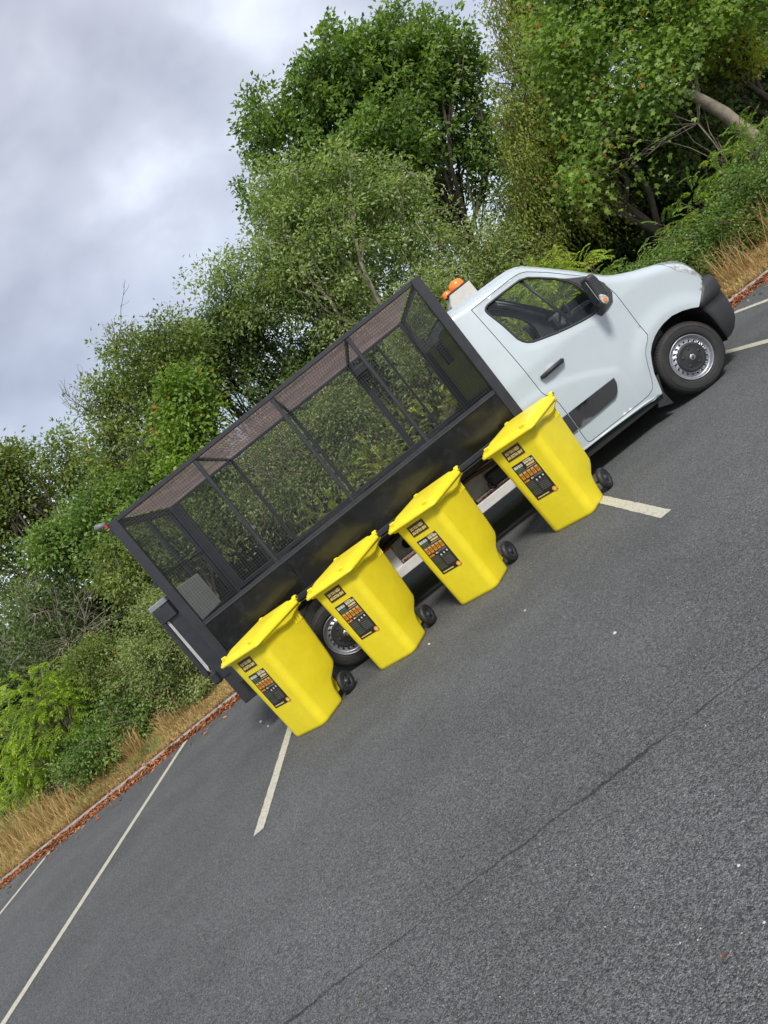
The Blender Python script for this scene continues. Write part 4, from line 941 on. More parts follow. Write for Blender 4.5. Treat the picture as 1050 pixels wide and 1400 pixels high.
def tree(name, label, cat, base, lobes, ncl, per, spread, size, asp, lm, seed, trunk_r=0.12, bark='bark', droop=0.3, hang=0.0, fork=0.45, shell=0.45, group=None, twigs=0.35, limbs=None, bare=None, stems=1, extra=None):
    rg = np.random.default_rng(seed); t = empty(name, base); tag(t, label, cat, group)
    base = np.array(base, float); C, o_ = clusters_in(lobes, ncl, rg, shell)
    if extra is not None: C = np.concatenate([C, extra[0]]); o_ = np.concatenate([o_, extra[1]])
    keepm = C[:, 2] > base[2]+0.05; C = C[keepm]; o_ = o_[keepm]
    V, F = foliage(C-base, o_, per, spread, size, asp, rg, droop, hang)
    link('crown', np_mesh('crown', V, F, lm), t)
    mb = MB(); nodes = []
    cen = np.mean(np.array(lobes)[:, :3], axis=0)
    for s_ in range(stems):
        bs = base+(rg.normal(size=3)*np.array([0.25, 0.15, 0]) if stems > 1 else 0)
        tgt = cen if stems == 1 else cen+rg.normal(size=3)*np.array([0.6, 0.4, 0.2])
        fk = bs*(1-fork)+tgt*fork
        tp = curve_pts(bs-base, fk-base, 5, 0, rg, 0.05)
        r0 = trunk_r if stems == 1 else trunk_r*0.6
        mb.tube(tp, [r0*(1.25 if i == 0 else 1)*(1-0.08*i) for i in range(6)], 9)
        lb = lobes if stems == 1 else [lobes[i] for i in range(len(lobes)) if i % stems == s_ % max(1, len(lobes))] or lobes[:1]
        for lo in lb:
            e_ = np.array(lo[:3])-base; lp = curve_pts(tp[-1] if rg.random() < .7 else tp[3], e_, 6, 0.03, rg, 0.07)
            mb.tube(lp, [r0*0.55*(1-0.12*i) for i in range(7)], 6); nodes += lp[1:]
            for q in range(5):
                dd = unit(rg.normal(size=3)); dd[2] = abs(dd[2])*0.8; e2 = e_+dd*np.array(lo[3:6])*0.75
                k0 = lp[rg.integers(2, 6)]; bp = curve_pts(k0, e2, 4, 0.04, rg, 0.08); mb.tube(bp, [r0*0.25*(1-0.18*i) for i in range(5)], 5); nodes += bp[1:]
    nodes = np.array(nodes)
    for i in rg.choice(len(C), int(len(C)*twigs), replace=False):
        c_ = C[i]-base; k_ = nodes[np.argmin(np.sum((nodes-c_)**2, 1))]
        mb.tube(curve_pts(k_, c_, 3, 0.05, rg, 0.10), [0.010+trunk_r*.02, 0.008, 0.005, 0.003], 3, cap=False)
    if bare is not None:
        for (c_, rad, nb) in bare:
            c_ = np.array(c_)-base; k_ = nodes[np.argmin(np.sum((nodes-c_)**2, 1))]
            for q in range(nb):
                e2 = c_+rg.normal(size=3)*np.array([rad, rad*.6, rad*.8]); bp = curve_pts(k_, e2, 5, 0.03, rg, 0.10); mb.tube(bp, [0.012,0.009,0.007,0.005,0.004,0.0025], 3, cap=False)
                for s2 in range(4):
                    j0 = bp[rg.integers(2, 5)]; mb.tube(curve_pts(j0, j0+unit(e2-c_+rg.normal(size=3)*.3)*rad*0.7+np.array([0,0,.15*rad]), 3, 0.05, rg, 0.12), [0.005,0.004,0.003,0.002], 3, cap=False)
    if limbs is not None:
        for (pts, rad) in limbs: mb.tube([np.array(p)-base for p in pts], rad, 10)
    mb.build('trunk', M[bark], t, recalc=False)
    return t
LM = {}
LM['oak'] = leaf_mat('oak_leaf', (0.050, 0.110, 0.022), (0.215, 0.320, 0.070), trans=0.42)
LM['willow'] = leaf_mat('willow_leaf', (0.100, 0.160, 0.045), (0.300, 0.385, 0.130), (0.42, 0.46, 0.25), 0.10, trans=0.42)
LM['olive'] = leaf_mat('hawthorn_leaf', (0.085, 0.135, 0.034), (0.260, 0.330, 0.085), (0.34, 0.16, 0.05), 0.012, trans=0.42)
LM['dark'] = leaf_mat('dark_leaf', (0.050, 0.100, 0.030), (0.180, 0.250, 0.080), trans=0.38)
LM['lime'] = leaf_mat('lime_leaf', (0.100, 0.190, 0.025), (0.340, 0.430, 0.070), trans=0.45)
LM['vivid'] = leaf_mat('vivid_leaf', (0.140, 0.260, 0.025), (0.420, 0.540, 0.070), trans=0.5)
LM['birch'] = leaf_mat('birch_leaf', (0.120, 0.170, 0.030), (0.340, 0.400, 0.080), (0.40, 0.24, 0.07), 0.05, trans=0.45)
LM['sycamore'] = leaf_mat('sycamore_leaf', (0.075, 0.155, 0.022), (0.270, 0.390, 0.070), (0.55, 0.16, 0.04), 0.010, trans=0.45)
LM['bramble'] = leaf_mat('bramble_leaf', (0.060, 0.125, 0.028), (0.220, 0.330, 0.080), (0.30, 0.12, 0.04), 0.010, trans=0.38)
LM['bush'] = leaf_mat('bush_leaf', (0.110, 0.165, 0.050), (0.330, 0.400, 0.145), (0.34, 0.24, 0.12), 0.05, trans=0.38)
LM['autumn'] = leaf_mat('autumn_leaf', (0.140, 0.220, 0.025), (0.430, 0.480, 0.060), (0.42, 0.20, 0.03), 0.04, trans=0.45)
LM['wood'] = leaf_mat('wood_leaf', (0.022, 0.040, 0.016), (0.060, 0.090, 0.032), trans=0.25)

def blob(cx_, cy_, cz_, rx, ry, rz, n, seed, sub=0.55):
    """a crown outline of overlapping lobes"""
    rr = random.Random(seed); L_ = [(cx_, cy_, cz_, rx*.75, ry*.75, rz*.75)]
    for i in range(n):
        a = rr.uniform(0, 2*math.pi); b = rr.uniform(-0.7, 1.3); c = math.cos(b)
        L_.append((cx_+rx*.62*math.cos(a)*c, cy_+ry*.62*math.sin(a)*c, cz_+rz*.62*math.sin(b), rx*sub*rr.uniform(.55, .9), ry*sub*rr.uniform(.55, .9), rz*sub*rr.uniform(.5, .8)))
    return L_
# tall trees behind
tree('oak_tree', 'tallest dense dark green oak standing against the sky behind the cage', 'tree', (4.9,18,0.2), blob(4.9,18,7.35,3.1,2.3,2.8,14,3,.5)+[(6.6,18.2,5.3,1.2,1.0,.9),(3.1,17.8,5.5,1.2,1.0,1.0),(2.5,18,9.2,.65,.6,.6),(3.0,18,9.4,.8,.8,.8),(3.4,18,8.4,1.2,1,1),(6.7,18,8.4,1.3,1,1.1),(5.0,18,8.9,1.3,1,1.0),(2.3,18,7.2,1.0,.8,1.1),(1.7,18,8.0,.7,.8,.8),(7.2,18,7.0,.9,.8,1)], 1900, 38, 0.115, 0.125, 0.62, LM['oak'], 21, trunk_r=0.13, fork=0.5, twigs=0.3, shell=0.42)
wx, wo_ = clusters_in([(-0.35,14,6.15,.75,.5,.35),(0.2,14,5.6,.5,.5,.55),(-0.2,14.1,5.2,.6,.5,.6)], 70, np.random.default_rng(5))
tree('willow_tree', 'grey green willow with an arching branch reaching left above the cage', 'tree', (1.7,14.2,0.2), blob(1.75,14.2,5.0,1.75,1.4,1.65,9,8,.55)+[(1.05,14.2,6.1,.7,.6,.7),(1.75,14.2,6.45,.8,.7,.65),(2.6,14.2,6.0,.8,.7,.75),(3.3,14.2,5.1,.8,.7,.8),(0.3,14.2,4.9,.6,.6,.6),(3.2,14.2,4.1,.9,.8,.75),(0.9,14.2,4.1,1.0,.9,1.0),(2.2,14.0,3.2,1.6,.9,.9)], 1250, 38, 0.12, 0.088, 0.48, LM['willow'], 22, trunk_r=0.10, bark='bark_pale', twigs=0.4, extra=(wx, wo_))
tree('hawthorn_tree', 'olive green hawthorn with bare twigs at its top, left of the cage', 'tree', (-2.8,13.6,0.2), [(-2.5,13.6,5.6,.75,.7,.75),(-3.3,13.7,5.35,.75,.6,.6),(-3.7,13.7,4.9,.5,.5,.45),(-2.2,13.7,4.7,.85,.8,.9),(-3.0,13.5,4.2,.8,.7,.8),(-1.7,13.7,5.5,.6,.6,.7),(-3.4,13.5,3.7,.8,.7,.8),(-4.2,13.8,4.4,.5,.5,.6)], 760, 38, 0.12, 0.082, 0.55, LM['olive'], 23, trunk_r=0.10, twigs=0.5, bare=[((-2.45,13.6,6.45),0.32,10),((-4.1,13.7,5.7),0.4,8)])
tree('ash_tree', 'dark green tree rising close behind the left half of the cage', 'tree', (-1.1,15,0.2), blob(-1.15,15,5.1,1.15,1.0,1.15,7,4)+[(-.4,15,5.5,.8,.8,.9),(-2.0,15,5.4,.7,.7,.9),(-.6,15,3.8,1.2,.9,1.2)], 640, 36, 0.13, 0.095, 0.5, LM['dark'], 24, trunk_r=0.12)
tree('field_maple', 'bright lime green young maple beside the upper left of the cage', 'tree', (-2.5,12.8,0.2), [(-2.35,12.8,3.95,.62,.5,.75),(-2.0,12.8,4.5,.4,.4,.45),(-2.75,12.8,3.3,.6,.5,.7)], 250, 36, 0.12, 0.088, 0.66, LM['sycamore'], 25, trunk_r=0.06)
tree('alder_tree', 'mid green alder at the far left edge under the open sky', 'tree', (-6.2,15.2,0.2), blob(-6.5,15.2,5.5,1.5,1.2,1.45,8,6)+[(-5.2,15,5.3,.8,.7,.8),(-4.6,15,4.6,.7,.7,.7),(-5.4,15,4.4,.9,.8,.9),(-7.9,15,5.0,1.2,1,1.4)], 800, 36, 0.14, 0.09, 0.6, LM['olive'], 26, trunk_r=0.13, twigs=0.4)
tree('elder_tree', 'dense green elder below the sky gap on the far left', 'tree', (-5.2,13.4,0.2), blob(-5.3,13.4,3.6,1.35,1.0,1.2,8,12)+[(-3.9,13.3,3.3,.9,.8,.9)], 640, 38, 0.13, 0.088, 0.58, LM['bramble'], 27, trunk_r=0.09, twigs=0.5)
tree('rowan_tree', 'shrubby tree with a few yellow leaves left of the truck tail', 'tree', (-4.0,12.5,0.15), [(-3.9,12.5,2.75,.75,.6,.8),(-3.3,12.5,2.3,.6,.5,.8),(-4.7,12.5,2.6,.7,.6,.7)], 380, 34, 0.12, 0.075, 0.5, LM['olive'], 28, trunk_r=0.06, bark='twig', twigs=0.6)
tree('thorn_thicket', 'bare branched dark thicket at the left edge above the bright bush', 'bush', (-7.3,13.3,0.15), blob(-7.3,13.3,2.7,1.5,1.0,1.4,7,15), 420, 28, 0.14, 0.07, 0.5, LM['dark'], 29, trunk_r=0.07, bark='bark_pale', twigs=1.0, bare=[((-7.0,12.9,2.4),0.7,22),((-5.9,12.9,2.2),0.5,14)])
tree('birch_tree', 'weeping yellow green birch hanging beside the tall oak', 'tree', (7.2,14.6,0.2), [(5.0,14.6,2.6,.45,.5,.6),(6.3,14.6,3.3,.7,.6,.7),(8.3,15,7.6,.8,.8,1.0),(7.7,15,6.6,.8,.8,.9),(7.1,15,5.7,.75,.8,.9),(6.5,15,4.9,.7,.7,.8),(6.0,15,4.2,.7,.7,.7),(5.6,15,3.6,.6,.6,.6),(7.7,15.2,5.2,.9,.8,1.0),(6.9,15.1,4.0,.8,.8,.9)], 1150, 56, 0.11, 0.072, 0.5, LM['birch'], 30, trunk_r=0.13, hang=0.42, droop=1.2, twigs=0.5)
# large-leaved sycamore with a leaning pale limb
def lobed(P, D, Nn, size):
    Vs, Fs, b = [], [], 0
    Sd = unit(np.cross(D, Nn))
    for ang, k in ((0, 1.0), (1.0, 0.8), (-1.0, 0.8), (1.95, .5), (-1.95, .5)):
        d = D*math.cos(ang)+Sd*math.sin(ang); V, F = leaves(P, d, Nn, size*k, size*k*0.58, fold=0.08); Vs.append(V.reshape(-1, 4, 3))
    V = np.stack(Vs, 1); n = len(P)
    V[:, 1:, 0] = V[:, :1, 0]
    idx = np.arange(n*20).reshape(n, 5, 4); idx[:, 1:, 0] = idx[:, :1, 0]
    F = np.concatenate([idx[:, :, [0, 1, 2]], idx[:, :, [0, 2, 3]]], 2).reshape(-1, 3)
    return V.reshape(-1, 3), F
def sycamore():
    base = (8.6,13.5,0.3); lob = [(8.4,13.4,4.9,1.4,1.1,1.2),(7.9,13.3,5.7,1.1,.9,1.1),(9.6,13.4,5.0,1.2,1.0,1.1),(7.0,13.2,4.4,.9,.8,.9),(7.7,13.0,3.5,.8,.7,.7),(8.8,13.2,3.9,.9,.8,.7),(10.4,13.4,4.2,1.0,.9,1.2),(6.3,12.9,3.5,.4,.4,.5),(5.7,12.8,3.0,.35,.35,.5),(6.8,12.8,2.6,.45,.4,.35),(8.6,13.3,6.2,1.2,1,1.0),(6.9,13.1,5.0,.6,.6,.7)]
    rg = np.random.default_rng(31); C, o_ = clusters_in(lob, 760, rg, .5); b = np.array(base)
    t = tree('sycamore_tree', 'broad leaved sycamore at upper right with a bent pale limb', 'tree', base, lob, 60, 10, 0.2, 0.10, 0.7, LM['sycamore'], 31, trunk_r=0.016, bark='bark_pale', fork=0.55, twigs=0.5, limbs=[([(8.6,13.5,0.2),(8.65,13.3,0.99),(8.82,13.3,1.35),(8.86,13.3,1.64),(8.74,13.3,2.03),(8.65,13.3,2.37),(8.55,13.3,2.62),(8.40,13.3,2.95),(8.1,13.3,3.4)], [0.16,0.14,0.125,0.12,0.115,0.11,0.10,0.085,0.05])])
    n = len(C)*40; ci = np.repeat(np.arange(len(C)), 40); off = rg.normal(size=(n, 3))*np.array([.22, .22, .16]); P = C[ci]+off-b
    D = unit(rg.normal(size=(n, 3))*.6+np.array([0, -.2, -.6])+o_[ci]*.5); Nn = unit(rg.normal(size=(n, 3))*.5+np.array([0, -.5, .8])); Nn = unit(Nn-D*np.sum(Nn*D, 1, keepdims=True))
    V, F = lobed(P, D, Nn, rg.uniform(.040, .088, n)); link('leafy_crown', np_mesh('leafy_crown', V, F, LM['sycamore']), t)
sycamore()
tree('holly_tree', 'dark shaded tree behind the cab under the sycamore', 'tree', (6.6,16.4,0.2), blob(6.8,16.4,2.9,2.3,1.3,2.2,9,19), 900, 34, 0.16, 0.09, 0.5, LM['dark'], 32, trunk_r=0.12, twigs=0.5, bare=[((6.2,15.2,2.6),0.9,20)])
tree('laurel_tree', 'yellow green tree behind the bent limb at the right edge', 'tree', (10.9,15,0.2), blob(10.6,15.2,3.9,1.5,1.1,1.6,7,23), 420, 34, 0.15, 0.10, 0.55, LM['autumn'], 33, trunk_r=0.1)
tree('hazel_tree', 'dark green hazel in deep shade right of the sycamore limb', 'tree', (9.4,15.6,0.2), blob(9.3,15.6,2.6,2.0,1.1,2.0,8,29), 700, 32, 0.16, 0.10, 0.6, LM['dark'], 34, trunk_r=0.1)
# shrubs behind the cage
HG = 'shrubs seen through the cage mesh'
tree('willow_shrub', 'grey green willow shrub seen through the right bays of the cage', 'bush', (1.9,12.3,0.15), blob(1.9,12.4,2.1,1.3,.8,1.5,8,41), 620, 38, 0.12, 0.068, 0.4, LM['bush'], 41, trunk_r=0.05, bark='twig', twigs=0.5, stems=3)
tree('dogwood_shrub', 'mid green leafy shrub seen through the middle bay of the cage', 'bush', (-0.2,12.2,0.15), blob(-0.2,12.4,1.9,1.2,.7,1.3,8,42), 520, 38, 0.11, 0.07, 0.45, LM['bush'], 42, trunk_r=0.05, bark='twig', twigs=0.5, stems=3)
tree('buckthorn_shrub', 'tangled shrub with pale bare stems seen through the rear bay of the cage', 'bush', (-1.7,12.4,0.15), blob(-1.7,12.6,2.0,1.2,.7,1.4,8,43), 420, 34, 0.11, 0.068, 0.45, LM['bush'], 43, trunk_r=0.05, bark='bark_pale', twigs=0.6, stems=3, bare=[((-1.9,12.0,2.6),0.4,8),((-1.2,12.0,2.3),0.4,8)])
tree('privet_shrub', 'dark shrub in the shade between cage and cab', 'bush', (3.3,13.2,0.15), blob(3.4,13.3,2.4,1.2,.8,1.8,8,44), 560, 34, 0.13, 0.075, 0.45, LM['bush'], 44, trunk_r=0.05, twigs=0.5, stems=3)
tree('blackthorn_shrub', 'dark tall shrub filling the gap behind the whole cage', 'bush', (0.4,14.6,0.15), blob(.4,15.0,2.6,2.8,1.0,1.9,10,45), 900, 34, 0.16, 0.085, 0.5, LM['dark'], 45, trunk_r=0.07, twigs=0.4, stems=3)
# roadside bushes on the left
tree('round_bush', 'large rounded grey green bush behind the tail of the truck', 'bush', (-4.75,11.5,0.12), [(-4.75,11.6,1.25,.85,.7,.95),(-4.3,11.4,1.0,.7,.55,.75),(-5.2,11.6,.9,.7,.6,.8),(-4.6,11.4,.5,.9,.6,.45),(-4.2,11.6,1.6,.5,.5,.5)], 800, 44, 0.075, 0.046, 0.6, LM['bush'], 51, trunk_r=0.05, bark='twig', twigs=0.4, stems=3)
tree('bramble_bush', 'low dark green bramble spilling over dry grass left of the round bush', 'bush', (-6.55,11.05,0.12), [(-6.5,11.1,.55,.6,.45,.48),(-6.0,11.2,.6,.5,.45,.5),(-7.0,11.15,.6,.45,.4,.45)], 330, 40, 0.075, 0.052, 0.62, LM['bramble'], 52, trunk_r=0.03, bark='twig', twigs=0.4, stems=3)
tree('mixed_shrub', 'brownish green shrub between the round bush and the bright green one', 'bush', (-5.9,11.9,0.12), blob(-5.9,11.9,1.25,.85,.6,1.0,6,53), 380, 38, 0.09, 0.055, 0.5, LM['olive'], 53, trunk_r=0.04, bark='twig', twigs=0.6, stems=3)
def pinnate(name, label, base, lobes, nf, L0, leaflet, mat, seed, arch=0.5, stem=True, nl=7):
    """shrub of long compound leaves: arching stalks with paired leaflets"""
    rg = np.random.default_rng(seed); t = empty(name, base); tag(t, label, 'bush'); b = np.array(base)
    C, o_ = clusters_in(lobes, nf, rg, .5); VV, FF = [], []; mb = MB(); k = 0
    Ps, Ds, Ns, Ls = [], [], [], []
    for i in range(nf):
        c = C[i]-b; 
        if c[2] < 0.03: continue
        d = unit(o_[i]*np.array([1, 1, .3])+rg.normal(size=3)*.35+np.array([0, -.2, arch])); L_ = L0*rg.uniform(.6, 1.2)
        s = unit(np.cross(d, np.array([0, 0, 1.]))); up = unit(np.cross(s, d)); p = c.copy(); st = L_/nl; pts = [p.copy()]
        for j in range(nl):
            d = unit(d+np.array([0, 0, -0.16])); p = p+d*st; pts.append(p.copy())
            sz = leaflet*(1-0.35*abs(j/nl-.4))
            for sg_ in (1, -1):
                Ps.append(p.copy()); Ds.append(unit(s*sg_+d*.55+rg.normal(size=3)*.12-up*.15)); Ns.append(unit(up+rg.normal(size=3)*.15)); Ls.append(sz*rg.uniform(.8, 1.15))
        Ps.append(p.copy()); Ds.append(d); Ns.append(up); Ls.append(leaflet)
        mb.tube(pts[::3]+[pts[-1]], 0.0028, 3, cap=False)
        if i % 3 == 0: mb.tube(curve_pts(np.array([rg.normal()*.2, rg.normal()*.1, 0]), c, 3, .05, rg, .06), [0.012,0.010,0.007,0.004], 4, cap=False)
    P, D, Nn, l = np.array(Ps), np.array(Ds), np.array(Ns), np.array(Ls); Nn = unit(Nn-D*np.sum(Nn*D, 1, keepdims=True))
    V, F = leaves(P, D, Nn, l, l*.36); link('crown', np_mesh('crown', V, F, mat), t); mb.build('stem', M['twig'], t, recalc=False)
pinnate('nettle_patch', 'upright yellow green plants low behind the middle of the cage', (0.2,11.5,.15), [(-1.2,11.5,.9,.7,.25,.7),(0.0,11.5,1.1,.8,.25,.8),(1.2,11.6,1.0,.8,.25,.8),(2.2,11.6,1.3,.6,.25,.8)], 420, 0.22, 0.075, LM['autumn'], 65, arch=1.2)
pinnate('bright_bush', 'bright yellow green bush at the left edge above dry grass', (-7.3,11.6,.12), [(-7.0,11.5,1.3,.6,.35,.6),(-7.6,11.5,1.0,.6,.35,.6),(-7.1,11.7,1.7,.8,.5,.7),(-7.9,12,1.4,.8,.6,.8),(-6.5,12,1.5,.5,.4,.5),(-8.3,11.7,.9,.7,.5,.5)], 900, 0.30, 0.085, LM['vivid'], 61)
pinnate('leafy_shoots', 'bright green feathery shoots just behind the cab roof', (4.3,12.1,.15), [(3.9,12.1,2.0,.35,.3,.45),(4.5,12.2,1.75,.45,.3,.35),(4.2,12.2,1.3,.7,.3,.4)], 150, 0.36, 0.09, LM['vivid'], 62)
pinnate('elder_shoots', 'green compound leaved plants on the bank above the bonnet', (6.9,12.3,.2), [(6.9,12.3,1.3,.7,.4,.4),(7.6,12.5,1.5,.6,.4,.4),(6.2,12.3,1.3,.6,.4,.3),(8.2,12.4,1.7,.5,.4,.4)], 260, 0.28, 0.09, LM['sycamore'], 63)
pinnate('sunlit_bush', 'yellow green bush seen through the cab windows', (3.2,11.6,.15), [(3.0,11.6,1.5,.8,.3,.8),(3.8,11.7,1.6,.6,.3,.7)], 380, 0.26, 0.085, LM['autumn'], 64)
tree('bank_bramble', 'low brambles on the bank in front of the bonnet', 'bush', (6.2,11.6,.12), [(5.6,11.7,.95,.8,.45,.45),(6.5,11.7,.8,.8,.45,.5),(7.3,11.8,.9,.7,.5,.6),(4.8,11.9,1.0,.8,.45,.5),(8.1,11.9,1.1,.7,.5,.7)], 640, 42, 0.08, 0.052, 0.6, LM['bramble'], 54, trunk_r=0.03, bark='twig', twigs=0.4, stems=4)
tree('hedge_bush', 'green leafy hedge growth below the cab window line', 'bush', (3.5,12.2,.12), [(3.6,12.4,.9,1.2,.5,.8),(2.3,12.0,.7,1.0,.4,.6)], 380, 40, 0.09, 0.06, 0.55, LM['lime'], 55, trunk_r=0.03, bark='twig', twigs=0.4, stems=3)
# far wood reading as one dark mass
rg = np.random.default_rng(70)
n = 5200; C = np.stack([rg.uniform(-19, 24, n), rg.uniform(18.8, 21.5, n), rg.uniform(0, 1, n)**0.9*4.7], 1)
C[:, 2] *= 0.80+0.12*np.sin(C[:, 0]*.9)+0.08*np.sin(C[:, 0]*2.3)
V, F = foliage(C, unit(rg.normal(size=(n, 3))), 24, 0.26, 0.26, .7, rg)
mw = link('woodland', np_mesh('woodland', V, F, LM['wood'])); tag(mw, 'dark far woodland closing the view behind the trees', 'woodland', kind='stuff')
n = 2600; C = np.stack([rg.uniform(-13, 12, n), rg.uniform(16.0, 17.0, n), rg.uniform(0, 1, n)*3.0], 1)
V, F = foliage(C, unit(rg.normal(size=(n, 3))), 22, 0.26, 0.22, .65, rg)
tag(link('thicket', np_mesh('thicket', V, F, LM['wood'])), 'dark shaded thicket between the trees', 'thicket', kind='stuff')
# low undergrowth between the shrubs
n = 2600; C = np.stack([rg.uniform(-10, 11, n), rg.uniform(0, 1, n), np.zeros(n)], 1); C[:, 1] = KERB(C[:, 0])+1.5+C[:, 1]*3.5; C[:, 2] = 0.2+rg.uniform(0, .55, n)
V, F = foliage(C, unit(rg.normal(size=(n, 3))+np.array([0, 0, 1])), 26, 0.12, 0.07, .55, rg)
tag(link('undergrowth', np_mesh('undergrowth', V, F, LM['bramble'])), 'low green undergrowth behind the dry grass', 'undergrowth', kind='stuff')

# dry grass along the verge
def blades(X, Y, Z, hgt, wdt, lean, rg):
    n = len(X); a = rg.uniform(0, 2*np.pi, n); b = rg.uniform(0, 2*np.pi, n)
    base = np.stack([X, Y, Z], 1); s = np.stack([np.cos(a), np.sin(a), np.zeros(n)], 1)*wdt[:, None]
    ld = np.stack([np.cos(b), np.sin(b), np.zeros(n)], 1)*(lean*hgt)[:, None]; up = np.array([0, 0, 1.])
    m_ = base+ld*.35+up*(hgt*.62)[:, None]; t_ = base+ld+up*(hgt*(1-.35*lean))[:, None]
    V = np.stack([base-s, base+s, m_+s*.7, m_-s*.7, t_], 1).reshape(-1, 3); k = np.arange(n)[:, None]*5
    F = np.concatenate([k+np.array([[0, 1, 2]]), k+np.array([[0, 2, 3]]), k+np.array([[3, 2, 4]])], 1).reshape(-1, 3); return V, F
rg = np.random.default_rng(80); n = 72000
X = rg.uniform(-11, 9.5, n); tt = rg.random(n)**1.3
dep = 1.0+0.9*np.clip((-6.2-X)/2.5, 0, 1)+0.5*np.clip((X-5)/2, 0, 1)
Yv = KERB(X)+0.14+tt*dep
clump = 0.55+0.45*np.sin(X*3.1+Yv*4)*np.sin(X*1.3-Yv*2.2)+0.35*np.sin(X*7.3+1)*np.sin(Yv*9+X*2)
h_ = (0.07+0.22*tt*clump)*rg.uniform(.5, 1.4, n)*(1+.9*np.clip((-6.2-X)/2, 0, 1)+.6*np.clip((X-5.5), 0, 1))
V, F = blades(X, Yv, 0.085+tt*dep*.05-0.01, h_, np.full(n, .0032)*rg.uniform(.6, 1.4, n), rg.uniform(.3, 1.7, n), rg)
n2_ = 16000; X2 = rg.uniform(-10.5, 9, n2_); gm = (np.sin(X2*1.9)+np.sin(X2*4.7+2)+rg.normal(size=n2_)*.5) > .75; X2 = X2[gm]; Y2 = KERB(X2)+.2+rg.random(len(X2))*1.0
V2, F2 = blades(X2, Y2, np.full(len(X2), .09), rg.uniform(.06, .26, len(X2)), np.full(len(X2), .0045), rg.uniform(.2, 1.4, len(X2)), rg)
tag(link('green_grass', np_mesh('green_grass', V2, F2, LM['bush'])), 'green grass and weeds among the dry verge grass', 'grass', kind='stuff')
tag(link('dry_grass', np_mesh('dry_grass', V, F, M['straw'])), 'dry straw coloured grass along the kerb', 'grass', kind='stuff')
# taller dry stalks as separate tufts
def tuft(label, x, y, h0, n, seed, spread=.12):
    rg = np.random.default_rng(seed); X = x+rg.normal(size=n)*spread; Y = y+rg.normal(size=n)*spread*.6
    V, F = blades(X-x, Y-y, np.zeros(n), h0*rg.uniform(.5, 1.15, n), np.full(n, .004), rg.uniform(.15, .75, n), rg)
    o = link('grass_tuft', np_mesh('grass_tuft', V, F, M['straw'])); o.location = (x, y, .12); tag(o, label, 'grass tuft')
tuft('tall dry grass tuft leaning out beside the dark bramble', -5.85, 10.75, .62, 150, 1, .10)
tuft('sparse dry tuft against the round bush', -5.2, 10.75, .5, 110, 2)
tuft('tall straw stalks above the headlamp', 6.0, 11.15, .85, 120, 3, .16)
tuft('dry stalks at the right edge of the bank', 7.1, 11.5, 1.1, 170, 4, .25)
tuft('dry straw clump in the lower left corner of the verge', -8.2, 10.9, .8, 420, 5, .35)
tuft('dry straw clump between bright bush and kerb', -7.4, 10.8, .6, 320, 6, .3)

# fallen leaves drifted in the gutter
rg = np.random.default_rng(90); n = 19000
X = rg.uniform(-11, 9, n); wdt = 0.21+0.07*np.sin(X*1.7)+.06*np.sin(X*4.3); Yg = KERB(X)-np.abs(rg.normal(size=n))*wdt*.55
far_ = rg.random(n) < .03; Yg[far_] = KERB(X[far_])-rg.uniform(.1, .9, far_.sum())
top = rg.random(n) < .10; Yg[top] = KERB(X[top])+rg.uniform(0, .5, top.sum())
Zg = np.where(top, .09, .006+.055*np.clip(1-(KERB(X)-Yg)/(wdt*1.0), 0, 1)*rg.random(n)+0.004)
P = np.stack([X, Yg, Zg], 1); D = rg.normal(size=(n, 3)); D[:, 2] *= .18; D = unit(D); Nn = unit(np.array([0, 0, 1.])+rg.normal(size=(n, 3))*.35); Nn = unit(Nn-D*np.sum(Nn*D, 1, keepdims=True))
l = rg.uniform(.035, .085, n); V, F = leaves(P, D, Nn, l, l*rg.uniform(.18, .5, n), .25)
tag(link('leaf_litter', np_mesh('leaf_litter', V, F, M['dead_leaf'])), 'orange brown fallen leaves drifted along the kerb', 'leaf litter', kind='stuff')

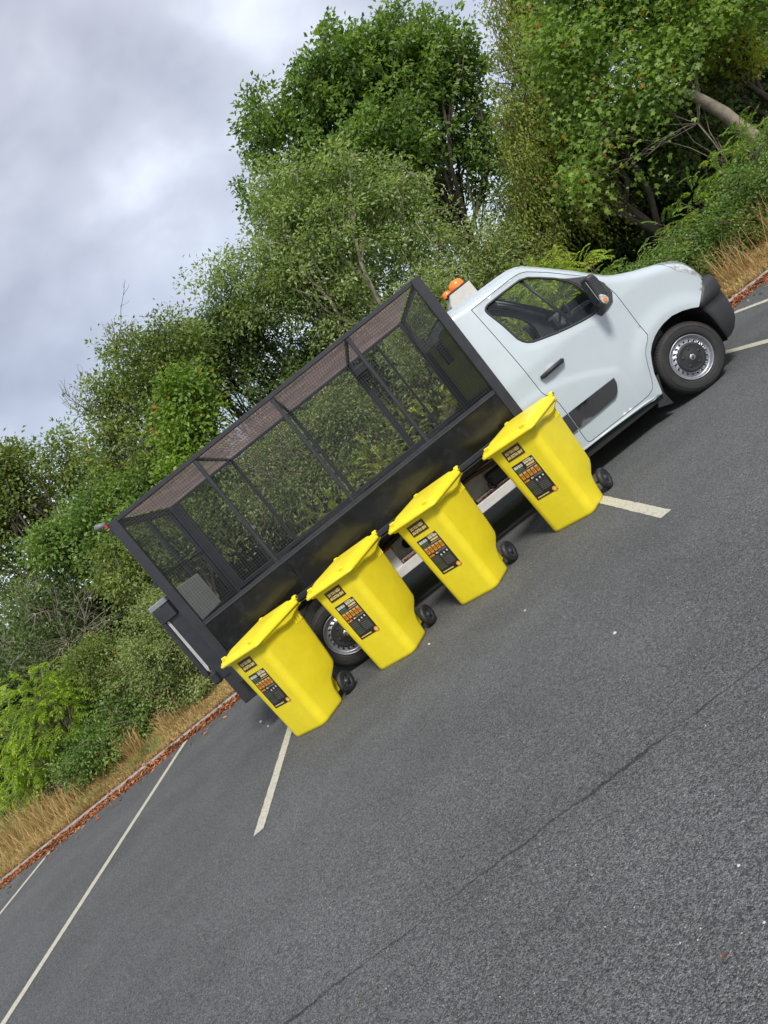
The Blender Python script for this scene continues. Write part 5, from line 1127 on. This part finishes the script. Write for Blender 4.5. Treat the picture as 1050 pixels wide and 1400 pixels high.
# single leaves, twigs and stones lying on the asphalt
def single_leaf(label, x, y, a, l=0.045):
    V, F = leaves(np.array([[0, 0, 0.]]), np.array([[1., 0, 0.05]]), np.array([[0, 0, 1.]]), np.array([l]), np.array([l*.42]), .3)
    o = link('fallen_leaf', np_mesh('fallen_leaf', V, F, M['dead_leaf'])); o.location = (x, y, .004); o.rotation_euler = (0, 0, a); tag(o, label, 'leaf')
def single_twig(label, x, y, a, l):
    rg = np.random.default_rng(int(l*1000)); mb = MB(); mb.tube([(l*i/5, rg.normal()*.012*l*10*(0 < i < 5)*.5, .004) for i in range(6)], [.0022,.0022,.002,.0018,.0015,.001], 4)
    o = mb.build('twig', M['twig']); o.location = (x, y, 0); o.rotation_euler = (0, 0, a); tag(o, label, 'twig')
def single_stone(label, x, y, r, mat='chip'):
    mb = MB(); rr = random.Random(int(x*977+y*31)); n = 7
    for (z, k) in ((0, .9), (r*.45, 1), (r*.8, .55)): mb.v += [(r*k*rr.uniform(.75, 1.2)*math.cos(2*math.pi*i/n), r*.75*k*rr.uniform(.75, 1.2)*math.sin(2*math.pi*i/n), z) for i in range(n)]
    for j in range(2):
        for i in range(n): mb.f.append((j*n+i, j*n+(i+1)%n, (j+1)*n+(i+1)%n, (j+1)*n+i)); mb.mi.append(0); mb.sm.append(True)
    mb.f.append(tuple(2*n+i for i in range(n))); mb.mi.append(0); mb.sm.append(True)
    o = mb.build('stone', M[mat]); o.location = (x, y, 0); tag(o, label, 'stone')
single_leaf('small orange leaf lying near the lower right corner of the picture', -0.122, 1.708, 0.3, .032)
single_leaf('tiny orange leaf lying just beyond the joint line', -0.797, 2.856, 0.9, .03)
single_leaf('yellowish leaf beside the foot of the leftmost bin', -1.77, 6.02, 2.2, .05)
single_leaf('brown leaf standing beside the left side of the leftmost bin', -2.60, 7.66, 1.1, .07)
single_twig('pale thin twig at the very bottom edge of the asphalt', -1.418, 2.455, 0.4, .17)
single_twig('long dark twig on the lower left asphalt', -3.86, 4.50, 0.55, .20)
single_twig('short dark twig right of the long one', -3.152, 4.127, -0.3, .075)
single_twig('short pale twig above the long dark one', -3.884, 4.697, 0.85, .08)
single_stone('largest pale stone, lying between the second and third bins', -0.68, 5.905, .014)
single_stone('pale stone in front of the third bin', 0.115, 5.021, .010)
single_stone('pale flat stone right of the bins on open asphalt', 0.391, 3.746, .012)
single_stone('pale stone beyond the leftmost bin by the mudflap', -2.898, 7.691, .020)
single_stone('small pale stone near the mudflap', -2.713, 7.278, .014)
single_stone('tiny pale stone near the right edge of the asphalt', 0.024, 1.726, .005)
single_stone('tiny pale stone above the joint line', 0.071, 1.93, .006)
rr = random.Random(12); mb = MB()
for k in range(450):
    y = 1.3+7.5*rr.random()**1.3; x = rr.uniform(-0.75, 0.62)*y*1.1-0.4; q = rr.uniform(.0016, .0042); b = len(mb.v); a = rr.uniform(0, 3)
    mb.v += [(x+q*math.cos(a+i*2.09), y+q*math.sin(a+i*2.09), .0005) for i in range(3)]+[(x, y, q*.9)]; mb.f += [(b, b+1, b+3), (b+1, b+2, b+3), (b+2, b, b+3)]; mb.mi += [0]*3; mb.sm += [False]*3
tag(mb.build('grit', M['chip'], recalc=False), 'fine pale grit scattered over the asphalt', 'grit', kind='stuff')
